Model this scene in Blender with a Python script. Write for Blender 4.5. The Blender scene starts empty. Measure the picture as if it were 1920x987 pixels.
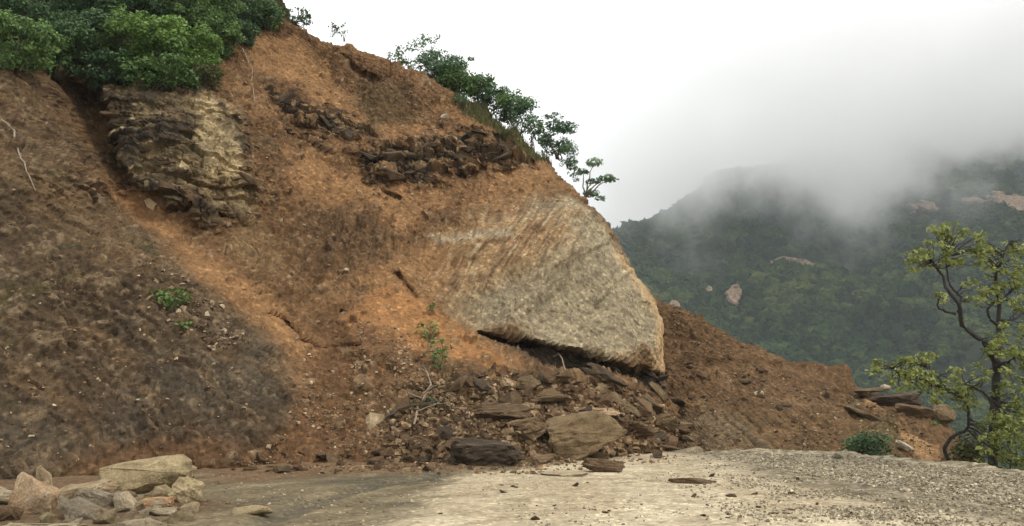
import bpy, bmesh, math, random
import numpy as np
from mathutils import Vector, Matrix, Euler
from mathutils.bvhtree import BVHTree

# ------------------------------------------------------------------ scene, camera, sky, sun, exposure
scene = bpy.context.scene
C = scene.collection
FPX, PW, PH, HORIZON, EYE = 1660.0, 1920.0, 987.0, 740.0, 1.7
PITCH = math.atan((HORIZON - PH / 2) / FPX)

cam_data = bpy.data.cameras.new('camera')
cam = bpy.data.objects.new('camera', cam_data)
C.objects.link(cam)
cam.location = (0, 0, EYE)
cam.rotation_euler = (math.radians(90) + PITCH, 0, 0)
cam_data.sensor_width = 36.0
cam_data.lens = 36.0 * FPX / PW
cam_data.clip_start = 0.1
cam_data.clip_end = 8000
scene.camera = cam

SUN_ELEV, SUN_AZ = 52.0, 58.0          # azimuth from behind the camera round to the right
world = bpy.data.worlds.new('World')
scene.world = world
world.use_nodes = True
wn, wl = world.node_tree.nodes, world.node_tree.links
wn.clear()
sky = wn.new('ShaderNodeTexSky')
sky.sky_type = 'NISHITA'
sky.sun_disc = False
sky.sun_elevation = math.radians(SUN_ELEV)
sky.sun_rotation = math.radians(180 - SUN_AZ)
sky.air_density = 1.0
sky.dust_density = 4.0
bg_sky = wn.new('ShaderNodeBackground'); bg_sky.inputs['Strength'].default_value = 0.06
wl.new(sky.outputs['Color'], bg_sky.inputs['Color'])
bg_cloud = wn.new('ShaderNodeBackground')      # the closed overcast layer
bg_cloud.inputs['Color'].default_value = (1.0, 0.99, 0.975, 1)
bg_cloud.inputs['Strength'].default_value = 1.38
mixw = wn.new('ShaderNodeMixShader'); mixw.inputs['Fac'].default_value = 0.88
wl.new(bg_sky.outputs[0], mixw.inputs[1]); wl.new(bg_cloud.outputs[0], mixw.inputs[2])
wout = wn.new('ShaderNodeOutputWorld'); wl.new(mixw.outputs[0], wout.inputs['Surface'])

sun_data = bpy.data.lights.new('sun', 'SUN')
sun_data.energy = 1.5
sun_data.angle = math.radians(14)
sun_data.color = (1.0, 0.95, 0.86)
sun = bpy.data.objects.new('sun', sun_data)
C.objects.link(sun)
az, el = math.radians(SUN_AZ), math.radians(SUN_ELEV)
to_sun = Vector((math.sin(az) * math.cos(el), -math.cos(az) * math.cos(el), math.sin(el)))
sun.rotation_euler = to_sun.to_track_quat('Z', 'Y').to_euler()
sun.location = (20, -20, 60)

vs = scene.view_settings
vs.view_transform = 'Standard'; vs.look = 'None'; vs.exposure = 0.30; vs.gamma = 1.0
vs.use_curve_mapping = False
scene.render.engine = 'CYCLES'
cy = scene.cycles
cy.use_denoising = True
cy.max_bounces = 8; cy.diffuse_bounces = 3; cy.glossy_bounces = 2; cy.transmission_bounces = 3
cy.transparent_max_bounces = 8; cy.volume_bounces = 5
cy.volume_step_rate = 1.0; cy.volume_max_steps = 128

# ------------------------------------------------------------------ helpers
def ray(px, py):
    a = (px - PW / 2) / FPX; b = (PH / 2 - py) / FPX
    return a, math.cos(PITCH) - b * math.sin(PITCH), math.sin(PITCH) + b * math.cos(PITCH)

def at(px, py, Y):
    """the point at depth Y that stands behind this place of the photograph"""
    x, y, z = ray(px, py); t = Y / y
    return Vector((t * x, Y, EYE + t * z))

def on_ground(px, py, z0=0.0):
    x, y, z = ray(px, py); t = (z0 - EYE) / z
    return Vector((t * x, t * y, z0))

def s2l(r, g, b):
    f = lambda c: c / 12.92 if c <= 0.04045 else ((c + 0.055) / 1.055) ** 2.4
    return np.array([f(r / 255), f(g / 255), f(b / 255)])

def _hash(ix, iy, iz, seed):
    h = (ix.astype(np.uint32) * np.uint32(374761393) + iy.astype(np.uint32) * np.uint32(668265263)
         + iz.astype(np.uint32) * np.uint32(2147483647) + np.uint32((seed * 974634777 + 12345) & 0xffffffff))
    h = (h ^ (h >> np.uint32(13))) * np.uint32(1274126177)
    h = (h ^ (h >> np.uint32(16))) * np.uint32(2246822519)
    return ((h ^ (h >> np.uint32(15))) & np.uint32(0xffffff)).astype(np.float32) / np.float32(0xffffff)

def vnoise(x, y, z, seed=0):
    """smooth value noise, -1..1"""
    x = np.asarray(x, np.float64); y = np.asarray(y, np.float64); z = np.asarray(z, np.float64)
    x, y, z = np.broadcast_arrays(x, y, z)
    fx, fy, fz = np.floor(x), np.floor(y), np.floor(z)
    ix, iy, iz = fx.astype(np.int64), fy.astype(np.int64), fz.astype(np.int64)
    tx, ty, tz = x - fx, y - fy, z - fz
    sm = lambda t: t * t * t * (t * (t * 6 - 15) + 10)
    tx, ty, tz = sm(tx), sm(ty), sm(tz)
    r = 0
    for dx in (0, 1):
        wx = tx if dx else 1 - tx
        for dy in (0, 1):
            wy = ty if dy else 1 - ty
            for dz in (0, 1):
                wz = tz if dz else 1 - tz
                r = r + wx * wy * wz * _hash((ix + dx) & 0xffffffff, (iy + dy) & 0xffffffff, (iz + dz) & 0xffffffff, seed)
    return r * 2 - 1

def fbm(x, y, z, scale, octv=4, seed=0, gain=0.5):
    r, a, f, n = 0, 1.0, 1.0 / scale, 0
    for o in range(octv):
        r = r + a * vnoise(x * f, y * f, z * f, seed + o * 17); n += a
        a *= gain; f *= 2.03
    return r / n

def sstep(a, b, v):
    t = np.clip((v - a) / (b - a), 0, 1)
    return t * t * (3 - 2 * t)

def poly_sd(X, Z, poly):
    """signed distance to a polygon, negative inside"""
    poly = np.asarray(poly, float); n = len(poly)
    d = np.full(X.shape, 1e9); inside = np.zeros(X.shape, bool)
    for i in range(n):
        ax, az_ = poly[i]; bx, bz = poly[(i + 1) % n]
        ex, ez = bx - ax, bz - az_
        wx, wz = X - ax, Z - az_
        t = np.clip((wx * ex + wz * ez) / (ex * ex + ez * ez + 1e-12), 0, 1)
        d = np.minimum(d, (wx - ex * t) ** 2 + (wz - ez * t) ** 2)
        if abs(bz - az_) > 1e-9:
            c = ((az_ > Z) != (bz > Z)) & (X < ex * (Z - az_) / (bz - az_) + ax)
            inside ^= c
    d = np.sqrt(d)
    return np.where(inside, -d, d)

def line_sd(X, Z, pts):
    """distance to an open polyline"""
    d = np.full(X.shape, 1e9)
    for (ax, az_), (bx, bz) in zip(pts[:-1], pts[1:]):
        ex, ez = bx - ax, bz - az_
        t = np.clip(((X - ax) * ex + (Z - az_) * ez) / (ex * ex + ez * ez + 1e-12), 0, 1)
        d = np.minimum(d, (X - ax - ex * t) ** 2 + (Z - az_ - ez * t) ** 2)
    return np.sqrt(d)

def cells(x, y, seed, jitter=0.85):
    """distance to the nearest jittered cell point in 2-D, and that cell's random numbers"""
    fx, fy = np.floor(x), np.floor(y); best = np.full(x.shape, 9.0); ra = np.zeros(x.shape); rb_ = np.zeros(x.shape)
    for dx in (-1, 0, 1):
        for dy in (-1, 0, 1):
            ix, iy = (fx + dx).astype(np.int64), (fy + dy).astype(np.int64); z0 = 0 * ix
            ix_, iy_ = ix & 0xffffffff, iy & 0xffffffff
            h1, h2 = _hash(ix_, iy_, z0, seed), _hash(ix_, iy_, z0 + 1, seed)
            d_ = np.hypot(ix + .5 + (h1 - .5) * jitter - x, iy + .5 + (h2 - .5) * jitter - y)
            m = d_ < best
            best = np.where(m, d_, best); ra = np.where(m, _hash(ix_, iy_, z0 + 2, seed), ra); rb_ = np.where(m, _hash(ix_, iy_, z0 + 3, seed), rb_)
    return best, ra, rb_

def blocks(s, along, thick, length, seed):
    """bedded rock broken by joints: each bed is cut into blocks that stand out unevenly, -1..1"""
    s = s + 0.45 * thick * vnoise(s / thick * .37, 0 * s, 0 * s, seed + 3)
    k = np.floor(s / thick); f = s / thick - k; ki = k.astype(np.int64) & 0xffffffff
    off = _hash(ki, 0 * ki, 0 * ki, seed) * 9; ln = length * (.5 + 1.2 * _hash(ki, 0 * ki, 0 * ki + 1, seed))
    a = along / ln + off; j = np.floor(a); g = a - j; ji = j.astype(np.int64) & 0xffffffff
    v = _hash(ki, ji, 0 * ki, seed + 1) * 2 - 1
    w = _hash(ki, 0 * ki, 0 * ki, seed + 2) * 2 - 1
    return .65 * v + .35 * w - .4 * sstep(.82, 1.0, f) - .35 * sstep(.9, 1.0, g)

class TPS:
    """thin-plate surface Y(x, z) through sparse survey points"""
    def __init__(self, P, lam=0.02):
        P = np.asarray(P, float); self.c = P[:, :2]; n = len(P)
        K = self.k(self.c, self.c) + lam * np.eye(n)
        A = np.hstack([np.ones((n, 1)), self.c])
        M = np.vstack([np.hstack([K, A]), np.hstack([A.T, np.zeros((3, 3))])])
        s = np.linalg.solve(M, np.concatenate([P[:, 2], np.zeros(3)]))
        self.w, self.a = s[:n], s[n:]
    @staticmethod
    def k(p, q):
        r2 = ((p[:, None, :] - q[None]) ** 2).sum(-1)
        return 0.5 * r2 * np.log(r2 + 1e-9)
    def __call__(self, X, Z):
        sh = np.shape(X); p = np.stack([np.ravel(X), np.ravel(Z)], 1).astype(float)
        out = np.empty(len(p))
        for i in range(0, len(p), 20000):
            q = p[i:i + 20000]
            out[i:i + 20000] = self.k(q, self.c) @ self.w + self.a[0] + q @ self.a[1:]
        return out.reshape(sh)

def link(name, data, parent=None):
    o = bpy.data.objects.new(name, data); C.objects.link(o)
    if parent is not None: o.parent = parent
    return o

def tag(o, label=None, cat=None, group=None, kind=None):
    if label: o['label'] = label
    if cat: o['category'] = cat
    if group: o['group'] = group
    if kind: o['kind'] = kind
    return o

def empty(name, loc, label=None, cat=None, group=None):
    o = bpy.data.objects.new(name, None); C.objects.link(o)
    o.location = loc; o.empty_display_size = 0.2
    return tag(o, label, cat, group)

def np_mesh(name, V, F, mat=None, smooth=False, col=None, val=None):
    """mesh from numpy arrays; F is (n,3) or (n,4); col per-vertex rgb, val per-vertex float"""
    me = bpy.data.meshes.new(name)
    V = np.asarray(V, np.float32); F = np.asarray(F, np.int32); k = F.shape[1]
    me.vertices.add(len(V)); me.vertices.foreach_set('co', V.ravel())
    me.loops.add(F.size); me.loops.foreach_set('vertex_index', F.ravel())
    me.polygons.add(len(F))
    me.polygons.foreach_set('loop_start', np.arange(0, F.size, k, dtype=np.int32))
    me.polygons.foreach_set('use_smooth', np.full(len(F), smooth))
    if col is not None:
        a = me.attributes.new('Col', 'FLOAT_COLOR', 'POINT')
        rgba = np.ones((len(V), 4), np.float32); rgba[:, :3] = col
        a.data.foreach_set('color', rgba.ravel())
    if val is not None:
        a = me.attributes.new('Val', 'FLOAT', 'POINT')
        a.data.foreach_set('value', np.asarray(val, np.float32))
    me.update(calc_edges=True)
    if mat: me.materials.append(mat)
    return me

# ------------------------------------------------------------------ materials
def new_mat(name):
    m = bpy.data.materials.new(name); m.use_nodes = True
    m.node_tree.nodes.clear()
    return m, m.node_tree.nodes, m.node_tree.links

def noise_node(nodes, links, coord, scale, detail=6, rough=0.6):
    n = nodes.new('ShaderNodeTexNoise'); n.inputs['Scale'].default_value = scale
    n.inputs['Detail'].default_value = detail; n.inputs['Roughness'].default_value = rough
    if coord is not None: links.new(coord, n.inputs['Vector'])
    return n

def ramp_node(nodes, stops):
    r = nodes.new('ShaderNodeValToRGB'); e = r.color_ramp.elements
    while len(e) < len(stops): e.new(0.5)
    for el_, (p, c) in zip(e, stops):
        el_.position = p; el_.color = (c[0], c[1], c[2], 1)
    return r

def mul_node(nodes, links, a, b, fac=1.0, blend='MULTIPLY'):
    m = nodes.new('ShaderNodeMix'); m.data_type = 'RGBA'; m.blend_type = blend
    m.inputs[0].default_value = fac
    links.new(a, m.inputs[6]); links.new(b, m.inputs[7])
    return m.outputs[2]

def mat_earth(name, grain=9.0, bump=0.5, dist=0.03, lo=0.62, hi=1.35, speck=1.3, speckfac=.8):
    """surface colour of the ground comes from the survey of materials in 'Col'; grain and grit from noise"""
    m, N, L = new_mat(name)
    tc = N.new('ShaderNodeTexCoord'); co = tc.outputs['Object']
    at_ = N.new('ShaderNodeAttribute'); at_.attribute_name = 'Col'
    n1 = noise_node(N, L, co, grain, 8, 0.7)
    r1 = ramp_node(N, [(0.28, (lo, lo, lo)), (0.72, (hi, hi * 0.98, hi * 0.95))]); L.new(n1.outputs['Fac'], r1.inputs['Fac'])
    n2 = noise_node(N, L, co, grain * 0.16, 5, 0.6)
    r2 = ramp_node(N, [(0.3, (0.82, 0.80, 0.78)), (0.7, (1.15, 1.15, 1.15))]); L.new(n2.outputs['Fac'], r2.inputs['Fac'])
    c = mul_node(N, L, at_.outputs['Color'], r1.outputs['Color'])
    c = mul_node(N, L, c, r2.outputs['Color'])
    vo = N.new('ShaderNodeTexVoronoi'); vo.inputs['Scale'].default_value = grain * speck; L.new(co, vo.inputs['Vector'])
    sx_ = N.new('ShaderNodeSeparateColor'); L.new(vo.outputs['Color'], sx_.inputs[0])
    rv_ = ramp_node(N, [(0.0, (.5, .5, .5)), (.12, (.85, .85, .85)), (.5, (1, 1, 1)), (.86, (1.1, 1.1, 1.08)), (1.0, (2.0, 1.95, 1.85))]); L.new(sx_.outputs[0], rv_.inputs['Fac'])
    c = mul_node(N, L, c, rv_.outputs['Color'], speckfac)
    b = N.new('ShaderNodeBump'); b.inputs['Strength'].default_value = bump; b.inputs['Distance'].default_value = dist
    n3 = noise_node(N, L, co, grain * 2.2, 6, 0.75); L.new(n3.outputs['Fac'], b.inputs['Height'])
    p = N.new('ShaderNodeBsdfPrincipled'); p.inputs['Roughness'].default_value = 0.95
    p.inputs['Specular IOR Level'].default_value = 0.12
    L.new(c, p.inputs['Base Color']); L.new(b.outputs['Normal'], p.inputs['Normal'])
    o = N.new('ShaderNodeOutputMaterial'); L.new(p.outputs[0], o.inputs['Surface'])
    return m

def mat_rock(name, dark, mid, light, strata=0.0, scale=3.0):
    m, N, L = new_mat(name)
    tc = N.new('ShaderNodeTexCoord'); oi = N.new('ShaderNodeObjectInfo')
    add = N.new('ShaderNodeVectorMath'); add.operation = 'ADD'
    mulv = N.new('ShaderNodeVectorMath'); mulv.operation = 'SCALE'; mulv.inputs['Scale'].default_value = 1.0
    comb = N.new('ShaderNodeCombineXYZ')
    mm = N.new('ShaderNodeMath'); mm.operation = 'MULTIPLY'; mm.inputs[1].default_value = 37.0
    L.new(oi.outputs['Random'], mm.inputs[0]); L.new(mm.outputs[0], comb.inputs[0]); L.new(mm.outputs[0], comb.inputs[1])
    L.new(tc.outputs['Object'], add.inputs[0]); L.new(comb.outputs[0], add.inputs[1])
    co = add.outputs[0]
    n1 = noise_node(N, L, co, scale, 8, 0.65)
    st = N.new('ShaderNodeMapping'); st.inputs['Scale'].default_value = (1.2, 1.2, 14.0)
    st.inputs['Rotation'].default_value = (0.15, 0.1, 0)
    L.new(co, st.inputs['Vector'])
    n2 = noise_node(N, L, st.outputs[0], 2.2, 5, 0.6)
    mx = N.new('ShaderNodeMix'); mx.data_type = 'FLOAT'; mx.inputs[0].default_value = strata
    L.new(n1.outputs['Fac'], mx.inputs[2]); L.new(n2.outputs['Fac'], mx.inputs[3])
    r = ramp_node(N, [(0.30, dark), (0.5, mid), (0.70, light)]); L.new(mx.outputs[0], r.inputs['Fac'])
    hv = N.new('ShaderNodeHueSaturation')
    mr = N.new('ShaderNodeMapRange'); mr.inputs['To Min'].default_value = 0.8; mr.inputs['To Max'].default_value = 1.2
    L.new(oi.outputs['Random'], mr.inputs['Value']); L.new(mr.outputs[0], hv.inputs['Value'])
    L.new(r.outputs['Color'], hv.inputs['Color'])
    nf = noise_node(N, L, co, scale * 9, 6, 0.75)
    rf = ramp_node(N, [(0.3, (0.5, 0.47, 0.44)), (0.68, (1.28, 1.28, 1.25))]); L.new(nf.outputs['Fac'], rf.inputs['Fac'])
    c = mul_node(N, L, hv.outputs['Color'], rf.outputs['Color'])
    b = N.new('ShaderNodeBump'); b.inputs['Strength'].default_value = 1.0; b.inputs['Distance'].default_value = 0.05
    addh = N.new('ShaderNodeMath'); addh.operation = 'ADD'
    L.new(mx.outputs[0], addh.inputs[0]); L.new(nf.outputs['Fac'], addh.inputs[1]); L.new(addh.outputs[0], b.inputs['Height'])
    p = N.new('ShaderNodeBsdfPrincipled'); p.inputs['Roughness'].default_value = 0.9
    p.inputs['Specular IOR Level'].default_value = 0.2
    L.new(c, p.inputs['Base Color']); L.new(b.outputs['Normal'], p.inputs['Normal'])
    o = N.new('ShaderNodeOutputMaterial'); L.new(p.outputs[0], o.inputs['Surface'])
    return m

def mat_leaf(name, dark, mid, light, trans=0.3):
    m, N, L = new_mat(name)
    a = N.new('ShaderNodeAttribute'); a.attribute_name = 'Val'
    r = ramp_node(N, [(0.0, dark), (0.5, mid), (1.0, light)]); L.new(a.outputs['Fac'], r.inputs['Fac'])
    p = N.new('ShaderNodeBsdfPrincipled'); p.inputs['Roughness'].default_value = 0.55
    p.inputs['Specular IOR Level'].default_value = 0.3
    L.new(r.outputs['Color'], p.inputs['Base Color'])
    t = N.new('ShaderNodeBsdfTranslucent'); L.new(r.outputs['Color'], t.inputs['Color'])
    mx = N.new('ShaderNodeMixShader'); mx.inputs[0].default_value = trans
    L.new(p.outputs[0], mx.inputs[1]); L.new(t.outputs[0], mx.inputs[2])
    o = N.new('ShaderNodeOutputMaterial'); L.new(mx.outputs[0], o.inputs['Surface'])
    return m

def mat_bark(name, c0, c1):
    m, N, L = new_mat(name)
    tc = N.new('ShaderNodeTexCoord')
    n = noise_node(N, L, tc.outputs['Object'], 14, 6, 0.7)
    r = ramp_node(N, [(0.3, c0), (0.7, c1)]); L.new(n.outputs['Fac'], r.inputs['Fac'])
    b = N.new('ShaderNodeBump'); b.inputs['Distance'].default_value = 0.02; L.new(n.outputs['Fac'], b.inputs['Height'])
    p = N.new('ShaderNodeBsdfPrincipled'); p.inputs['Roughness'].default_value = 0.9
    L.new(r.outputs['Color'], p.inputs['Base Color']); L.new(b.outputs['Normal'], p.inputs['Normal'])
    o = N.new('ShaderNodeOutputMaterial'); L.new(p.outputs[0], o.inputs['Surface'])
    return m

M_earth = mat_earth('slope_earth', grain=8.0, bump=0.8, dist=0.05, lo=0.58, hi=1.38, speckfac=.65)
M_face = mat_earth('cut_rock', grain=9.0, bump=0.7, dist=0.04, lo=0.55, hi=1.42, speckfac=.6)
M_road = mat_earth('packed_dirt', grain=14.0, bump=0.35, dist=0.015, lo=0.75, hi=1.22)
M_far = mat_earth('far_ground', speckfac=.2, grain=0.12, bump=0.2, dist=0.5)
M_tan = mat_rock('tan_sandstone', (.19, .13, .075), (.36, .27, .16), (.54, .44, .29))
M_peach = mat_rock('peach_sandstone', (.40, .25, .14), (.58, .41, .25), (.68, .53, .36))
M_pale = mat_rock('pale_stone', (.30, .26, .19), (.50, .45, .34), (.66, .61, .49))
M_grey = mat_rock('grey_stone', (.13, .105, .070), (.26, .215, .15), (.42, .365, .27), 0.3)
M_olive = mat_rock('olive_stone', (.17, .13, .07), (.37, .29, .165), (.54, .44, .27))
M_orange = mat_rock('orange_stone', (.30, .17, .085), (.44, .27, .145), (.55, .39, .24))
M_dusty = mat_rock('dusty_rock', (.085, .055, .031), (.165, .105, .058), (.27, .185, .105), 0.4)
M_brown = mat_rock('brown_shale', (.065, .042, .024), (.15, .098, .055), (.30, .21, .125), 0.6)
M_dark = mat_rock('dark_shale', (.035, .026, .018), (.085, .063, .042), (.20, .155, .105), 0.7)
M_leaf_mid = mat_leaf('green_leaf', (0.031, 0.0586, 0.0172), (0.0949, 0.169, 0.0448), (0.2156, 0.3277, 0.0949))
M_leaf_dark = mat_leaf('dark_leaf', (0.0236, 0.0473, 0.0202), (0.0607, 0.1148, 0.0439), (0.1266, 0.2025, 0.0776))
M_leaf_bright = mat_leaf('bright_leaf', (0.0405, 0.081, 0.0162), (0.1148, 0.2025, 0.0405), (0.2295, 0.351, 0.081))
M_leaf_yellow = mat_leaf('yellow_green_leaf', (.07, .085, .018), (.22, .25, .055), (.50, .52, .19), 0.4)
M_leaf_ridge = mat_leaf('ridge_leaf', (0.0429, 0.0878, 0.0429), (0.0975, 0.1794, 0.0819), (0.2145, 0.312, 0.1463))
M_grass = mat_leaf('grass_blade', (.05, .06, .018), (.11, .12, .04), (.20, .19, .08))
M_bark = mat_bark('dark_bark', (.012, .010, .008), (.045, .036, .028))
M_twig = mat_bark('pale_twig', (.16, .12, .08), (.36, .30, .22))
M_stem = mat_bark('brown_stem', (.04, .03, .018), (.10, .075, .045))

# ------------------------------------------------------------------ the hillside that slid
# survey points: place in the photograph and depth in metres
HILL = [
    (-200, 905, 17.5), (-200, 700, 19.0), (-200, 500, 21.5), (-200, 300, 24.5), (-200, 150, 27.5), (-200, 0, 33),
    (0, 905, 18.4), (0, 820, 19.2), (0, 700, 20.3), (0, 500, 22.8), (0, 300, 25.8), (0, 160, 28.3), (0, 60, 33), (0, -80, 39), (0, -250, 46),
    (120, 890, 19.3), (120, 700, 21.2), (120, 500, 23.6), (120, 330, 26.2),
    (250, 885, 20.0), (250, 750, 21.4), (250, 600, 23.2), (250, 480, 25.0),
    (380, 878, 20.6), (380, 760, 21.9), (380, 640, 23.6), (380, 540, 25.2),
    (500, 872, 21.2), (500, 760, 22.8), (500, 680, 24.0), (480, 600, 25.6),
    (240, 400, 27.8), (340, 460, 27.6),
    (200, 300, 29.4), (300, 300, 28.6), (400, 300, 28.8), (300, 190, 30.3), (400, 200, 30.8), (450, 380, 29.5), (330, 390, 28.0),
    (480, 260, 32.0), (500, 450, 29.3), (560, 560, 27.4),
    (300, 60, 34.5), (420, 60, 36.5), (300, -60, 40), (420, -40, 40.5), (300, -250, 46),
    (520, 0, 41.5), (560, 45, 41.2), (640, 72, 41), (700, 92, 40.6), (830, 146, 39.5), (900, 192, 38.8), (1000, 262, 37.2),
    (520, 110, 38.5), (600, 150, 38.6), (700, 190, 37.8), (800, 220, 37.4), (900, 260, 36.6),
    (560, 240, 34.8), (660, 290, 34.6), (760, 310, 34.5), (860, 320, 34.4), (960, 310, 34.3), (1040, 330, 34.0),
    (600, 360, 32.6), (700, 380, 32.6), (800, 380, 32.4), (900, 380, 32.2),
    (600, 460, 30.2), (700, 470, 30.3), (800, 470, 30.5), (900, 450, 31.0),
    (640, 560, 28.2), (740, 545, 28.8), (830, 560, 29.3), (900, 600, 29.2),
    (1000, 400, 31.5), (1080, 400, 31.6), (1150, 445, 32.6),
    (980, 520, 30.0), (1060, 520, 29.9), (1140, 540, 30.5), (1190, 560, 31.3),
    (1000, 620, 29.2), (1100, 640, 29.2), (1180, 660, 29.8), (1225, 650, 31.0),
    (1050, 310, 35.6), (1100, 372, 34.8), (1190, 506, 33.4), (1226, 556, 32.8), (1250, 602, 32.3), (1250, 650, 32.2), (1246, 702, 32.0),
    (600, 680, 25.6), (700, 680, 25.7), (800, 680, 26.2), (900, 690, 26.6), (1000, 700, 27.2), (1100, 720, 27.8), (1200, 740, 29.0),
    (600, 780, 23.7), (700, 770, 24.0), (800, 770, 24.0), (900, 775, 24.0), (1000, 780, 24.6), (1100, 790, 25.6), (1200, 790, 27.8), (1275, 790, 30.2),
    (600, 868, 22.2), (700, 868, 22.3), (800, 866, 22.3), (900, 862, 22.4), (1000, 850, 23.2), (1100, 846, 24.4), (1200, 836, 26.8), (1280, 832, 30.8),
]
hill_pts = []
for px, py, Y in HILL:
    p = at(px, py, Y); hill_pts.append((p.x, p.z, Y))
hill_tps = TPS(hill_pts, 0.03)

def front(px, py, f=hill_tps, Y=29.0):
    """where a place of the photograph lies on the hill's face, as (x, z)"""
    for _ in range(40):
        p = at(px, py, Y)
        Y = 0.5 * Y + 0.5 * float(np.clip(f(np.array([p.x]), np.array([p.z]))[0], 16, 60))
    p = at(px, py, Y)
    return (p.x, p.z)

def fpoly(pts): return [front(*p) for p in pts]

SIL = [(1300, 840, 31.5), (1292, 800, 31.5), (1270, 760, 31.6), (1248, 702, 31.9), (1251, 650, 32.1), (1249, 602, 32.3), (1226, 556, 32.8),
       (1190, 506, 33.4), (1148, 440, 34.0), (1098, 372, 34.8), (1050, 312, 35.6), (1000, 262, 37.0), (900, 192, 38.6),
       (830, 146, 39.4), (760, 112, 40), (700, 90, 40.5), (640, 70, 41), (575, 50, 41.2), (540, 28, 41.4), (500, -40, 42), (430, -160, 44), (330, -330, 48)]
sil = [at(*s) for s in SIL]
sz = np.array([p.z for p in sil]); sx = np.array([p.x for p in sil])
o_ = np.argsort(sz); sz, sx = sz[o_], sx[o_]

NZ, NX, NS = 560, 760, 26
zs = np.linspace(-0.35, 24.0, NZ)
xr = np.interp(zs, sz, sx)
# soften the corners of the outline and give it the raggedness of earth
kern = np.ones(7) / 7
xr = np.convolve(np.pad(xr, 3, mode='edge'), kern, 'valid')
xr = xr + 0.16 * fbm(zs, 0 * zs, 0 * zs, 1.3, 4, 5) * sstep(3, 9, zs)
xl = -12.5 - 0.60 * np.clip(zs, 0, 99)
u = np.linspace(0, 1, NX)
X = xl[:, None] + (xr - xl)[:, None] * u[None]
Z = np.repeat(zs[:, None], NX, 1)
print('tps')
Y = hill_tps(X, Z)

def region(pts, soft, warp=0.25, wscale=1.2, seed=3, oct=4):
    sd = poly_sd(X, Z, fpoly(pts))
    if warp: sd = sd + warp * fbm(X, Y, Z, wscale, oct, seed)
    return sstep(soft, -soft, sd)

# ---- large steps in the form
R_left = region([(-400, 150), (40, 150), (92, 150), (130, 235), (215, 372), (330, 482), (430, 575), (520, 650), (566, 726), (540, 800), (470, 880), (-400, 960)], 0.20, 0.10)
R_recess = region([(88, 140), (190, 165), (215, 260), (245, 345), (205, 352), (150, 285), (118, 215)], 0.22, 0.12)
R_outc = region([(188, 168), (420, 180), (462, 230), (486, 330), (455, 400), (395, 408), (320, 392), (250, 345), (212, 265)], 0.40, 0.7, 0.9)
R_face = region([(830, 410), (960, 380), (1060, 372), (1115, 405), (1185, 500), (1260, 600), (1262, 706), (1180, 684), (1100, 662), (1045, 652), (1000, 640), (950, 628), (900, 626), (852, 592), (800, 540), (760, 470)], 0.9, 1.3, 1.5)
R_under = region([(898, 627), (950, 629), (1000, 641), (1045, 653), (1100, 663), (1180, 685), (1262, 708), (1272, 760), (1190, 716), (1110, 700), (1060, 700), (1010, 690), (960, 668)], 0.10, 0.05)
R_cave = region([(898, 624), (940, 625), (985, 634), (1012, 650), (960, 664), (925, 648)], 0.10, 0.04)
tongue = region([(728, 536), (748, 540), (800, 572), (870, 618), (930, 662), (990, 706), (930, 740), (800, 720), (660, 650), (640, 600)], 0.22, 0.06)
R_face = R_face * (1 - tongue); R_under = R_under * (1 - tongue); R_cave = R_cave * (1 - tongue)
R_band1 = region([(505, 165), (560, 170), (600, 195), (650, 215), (688, 246), (676, 268), (630, 262), (590, 255), (550, 235)], 0.35, 1.1, 0.9)
R_band2 = region([(545, 245), (620, 280), (690, 288), (790, 248), (830, 235), (900, 246), (960, 252), (1000, 280), (985, 305), (915, 325), (840, 338), (760, 346), (700, 328), (600, 288)], 0.35, 1.1, 0.9, 8)
R_stripe = region([(560, 395), (640, 380), (700, 395), (760, 455), (830, 400), (905, 395), (880, 450), (760, 475), (690, 500), (560, 500)], 0.4, 0.6, 0.9, 9)
R_rub = region([(690, 760), (760, 700), (850, 680), (960, 690), (1060, 700), (1110, 712), (1190, 722), (1260, 770), (1310, 810), (1310, 860), (700, 900)], 0.3, 0.3, 0.7, 11)
R_veg = region([(-300, -300), (520, -300), (545, 30), (470, 60), (415, 110), (405, 165), (300, 170), (180, 165), (85, 145), (-300, 150)], 0.3, 0.4, 1.0, 12)
R_scar = region([(450, 55), (640, 72), (840, 150), (1000, 262), (1050, 320), (1000, 330), (860, 215), (700, 120), (560, 75), (480, 90)], 0.5, 0.5)

R_bulge = region([(900, 420), (980, 400), (1080, 395), (1150, 470), (1290, 600), (1290, 790), (1000, 720), (960, 660), (900, 600), (860, 520)], 1.3, 0.3)
Y = Y - 1.0 * R_left * (.45 + .55 * sstep(2.0, 7.0, Z)) + 2.1 * R_recess - 0.40 * R_outc - 0.75 * R_bulge + 1.25 * R_under + 1.1 * R_cave
Y = Y - 0.22 * R_band1 - 0.30 * R_band2
Y = Y - 0.45 * tongue          # loose earth banked up against the foot of the face
# a thin dark crack in the middle slope and one along the gully
for pts, dep, wd in (([(500, 590), (530, 600), (560, 630)], .35, .10), ([(455, 545), (490, 560)], .3, .08), ([(560, 640), (600, 655), (680, 650)], .22, .12),
                     ([(205, 365), (222, 382)], .4, .1), ([(315, 396), (380, 392), (440, 412)], .5, .11), ([(715, 358), (745, 370)], .45, .14),
                     ([(640, 105), (665, 130), (700, 145)], .5, .3), ([(745, 515), (780, 560)], .45, .16), ([(640, 585), (650, 592)], .3, .1),
                     ([(1165, 490), (1185, 505)], .5, .1), ([(760, 150), (800, 165), (835, 185)], .3, .12)):
    d = line_sd(X, Z, fpoly(pts)) + 0.05 * fbm(X, Y, Z, .4, 3, 31)
    Y = Y + dep * sstep(wd, 0.0, d)
# the face turns away at its outline
edge = (xr[:, None] - X)
Y = Y + 1.1 * np.exp(-np.clip(edge, 0, 99) / 0.45)

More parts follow.
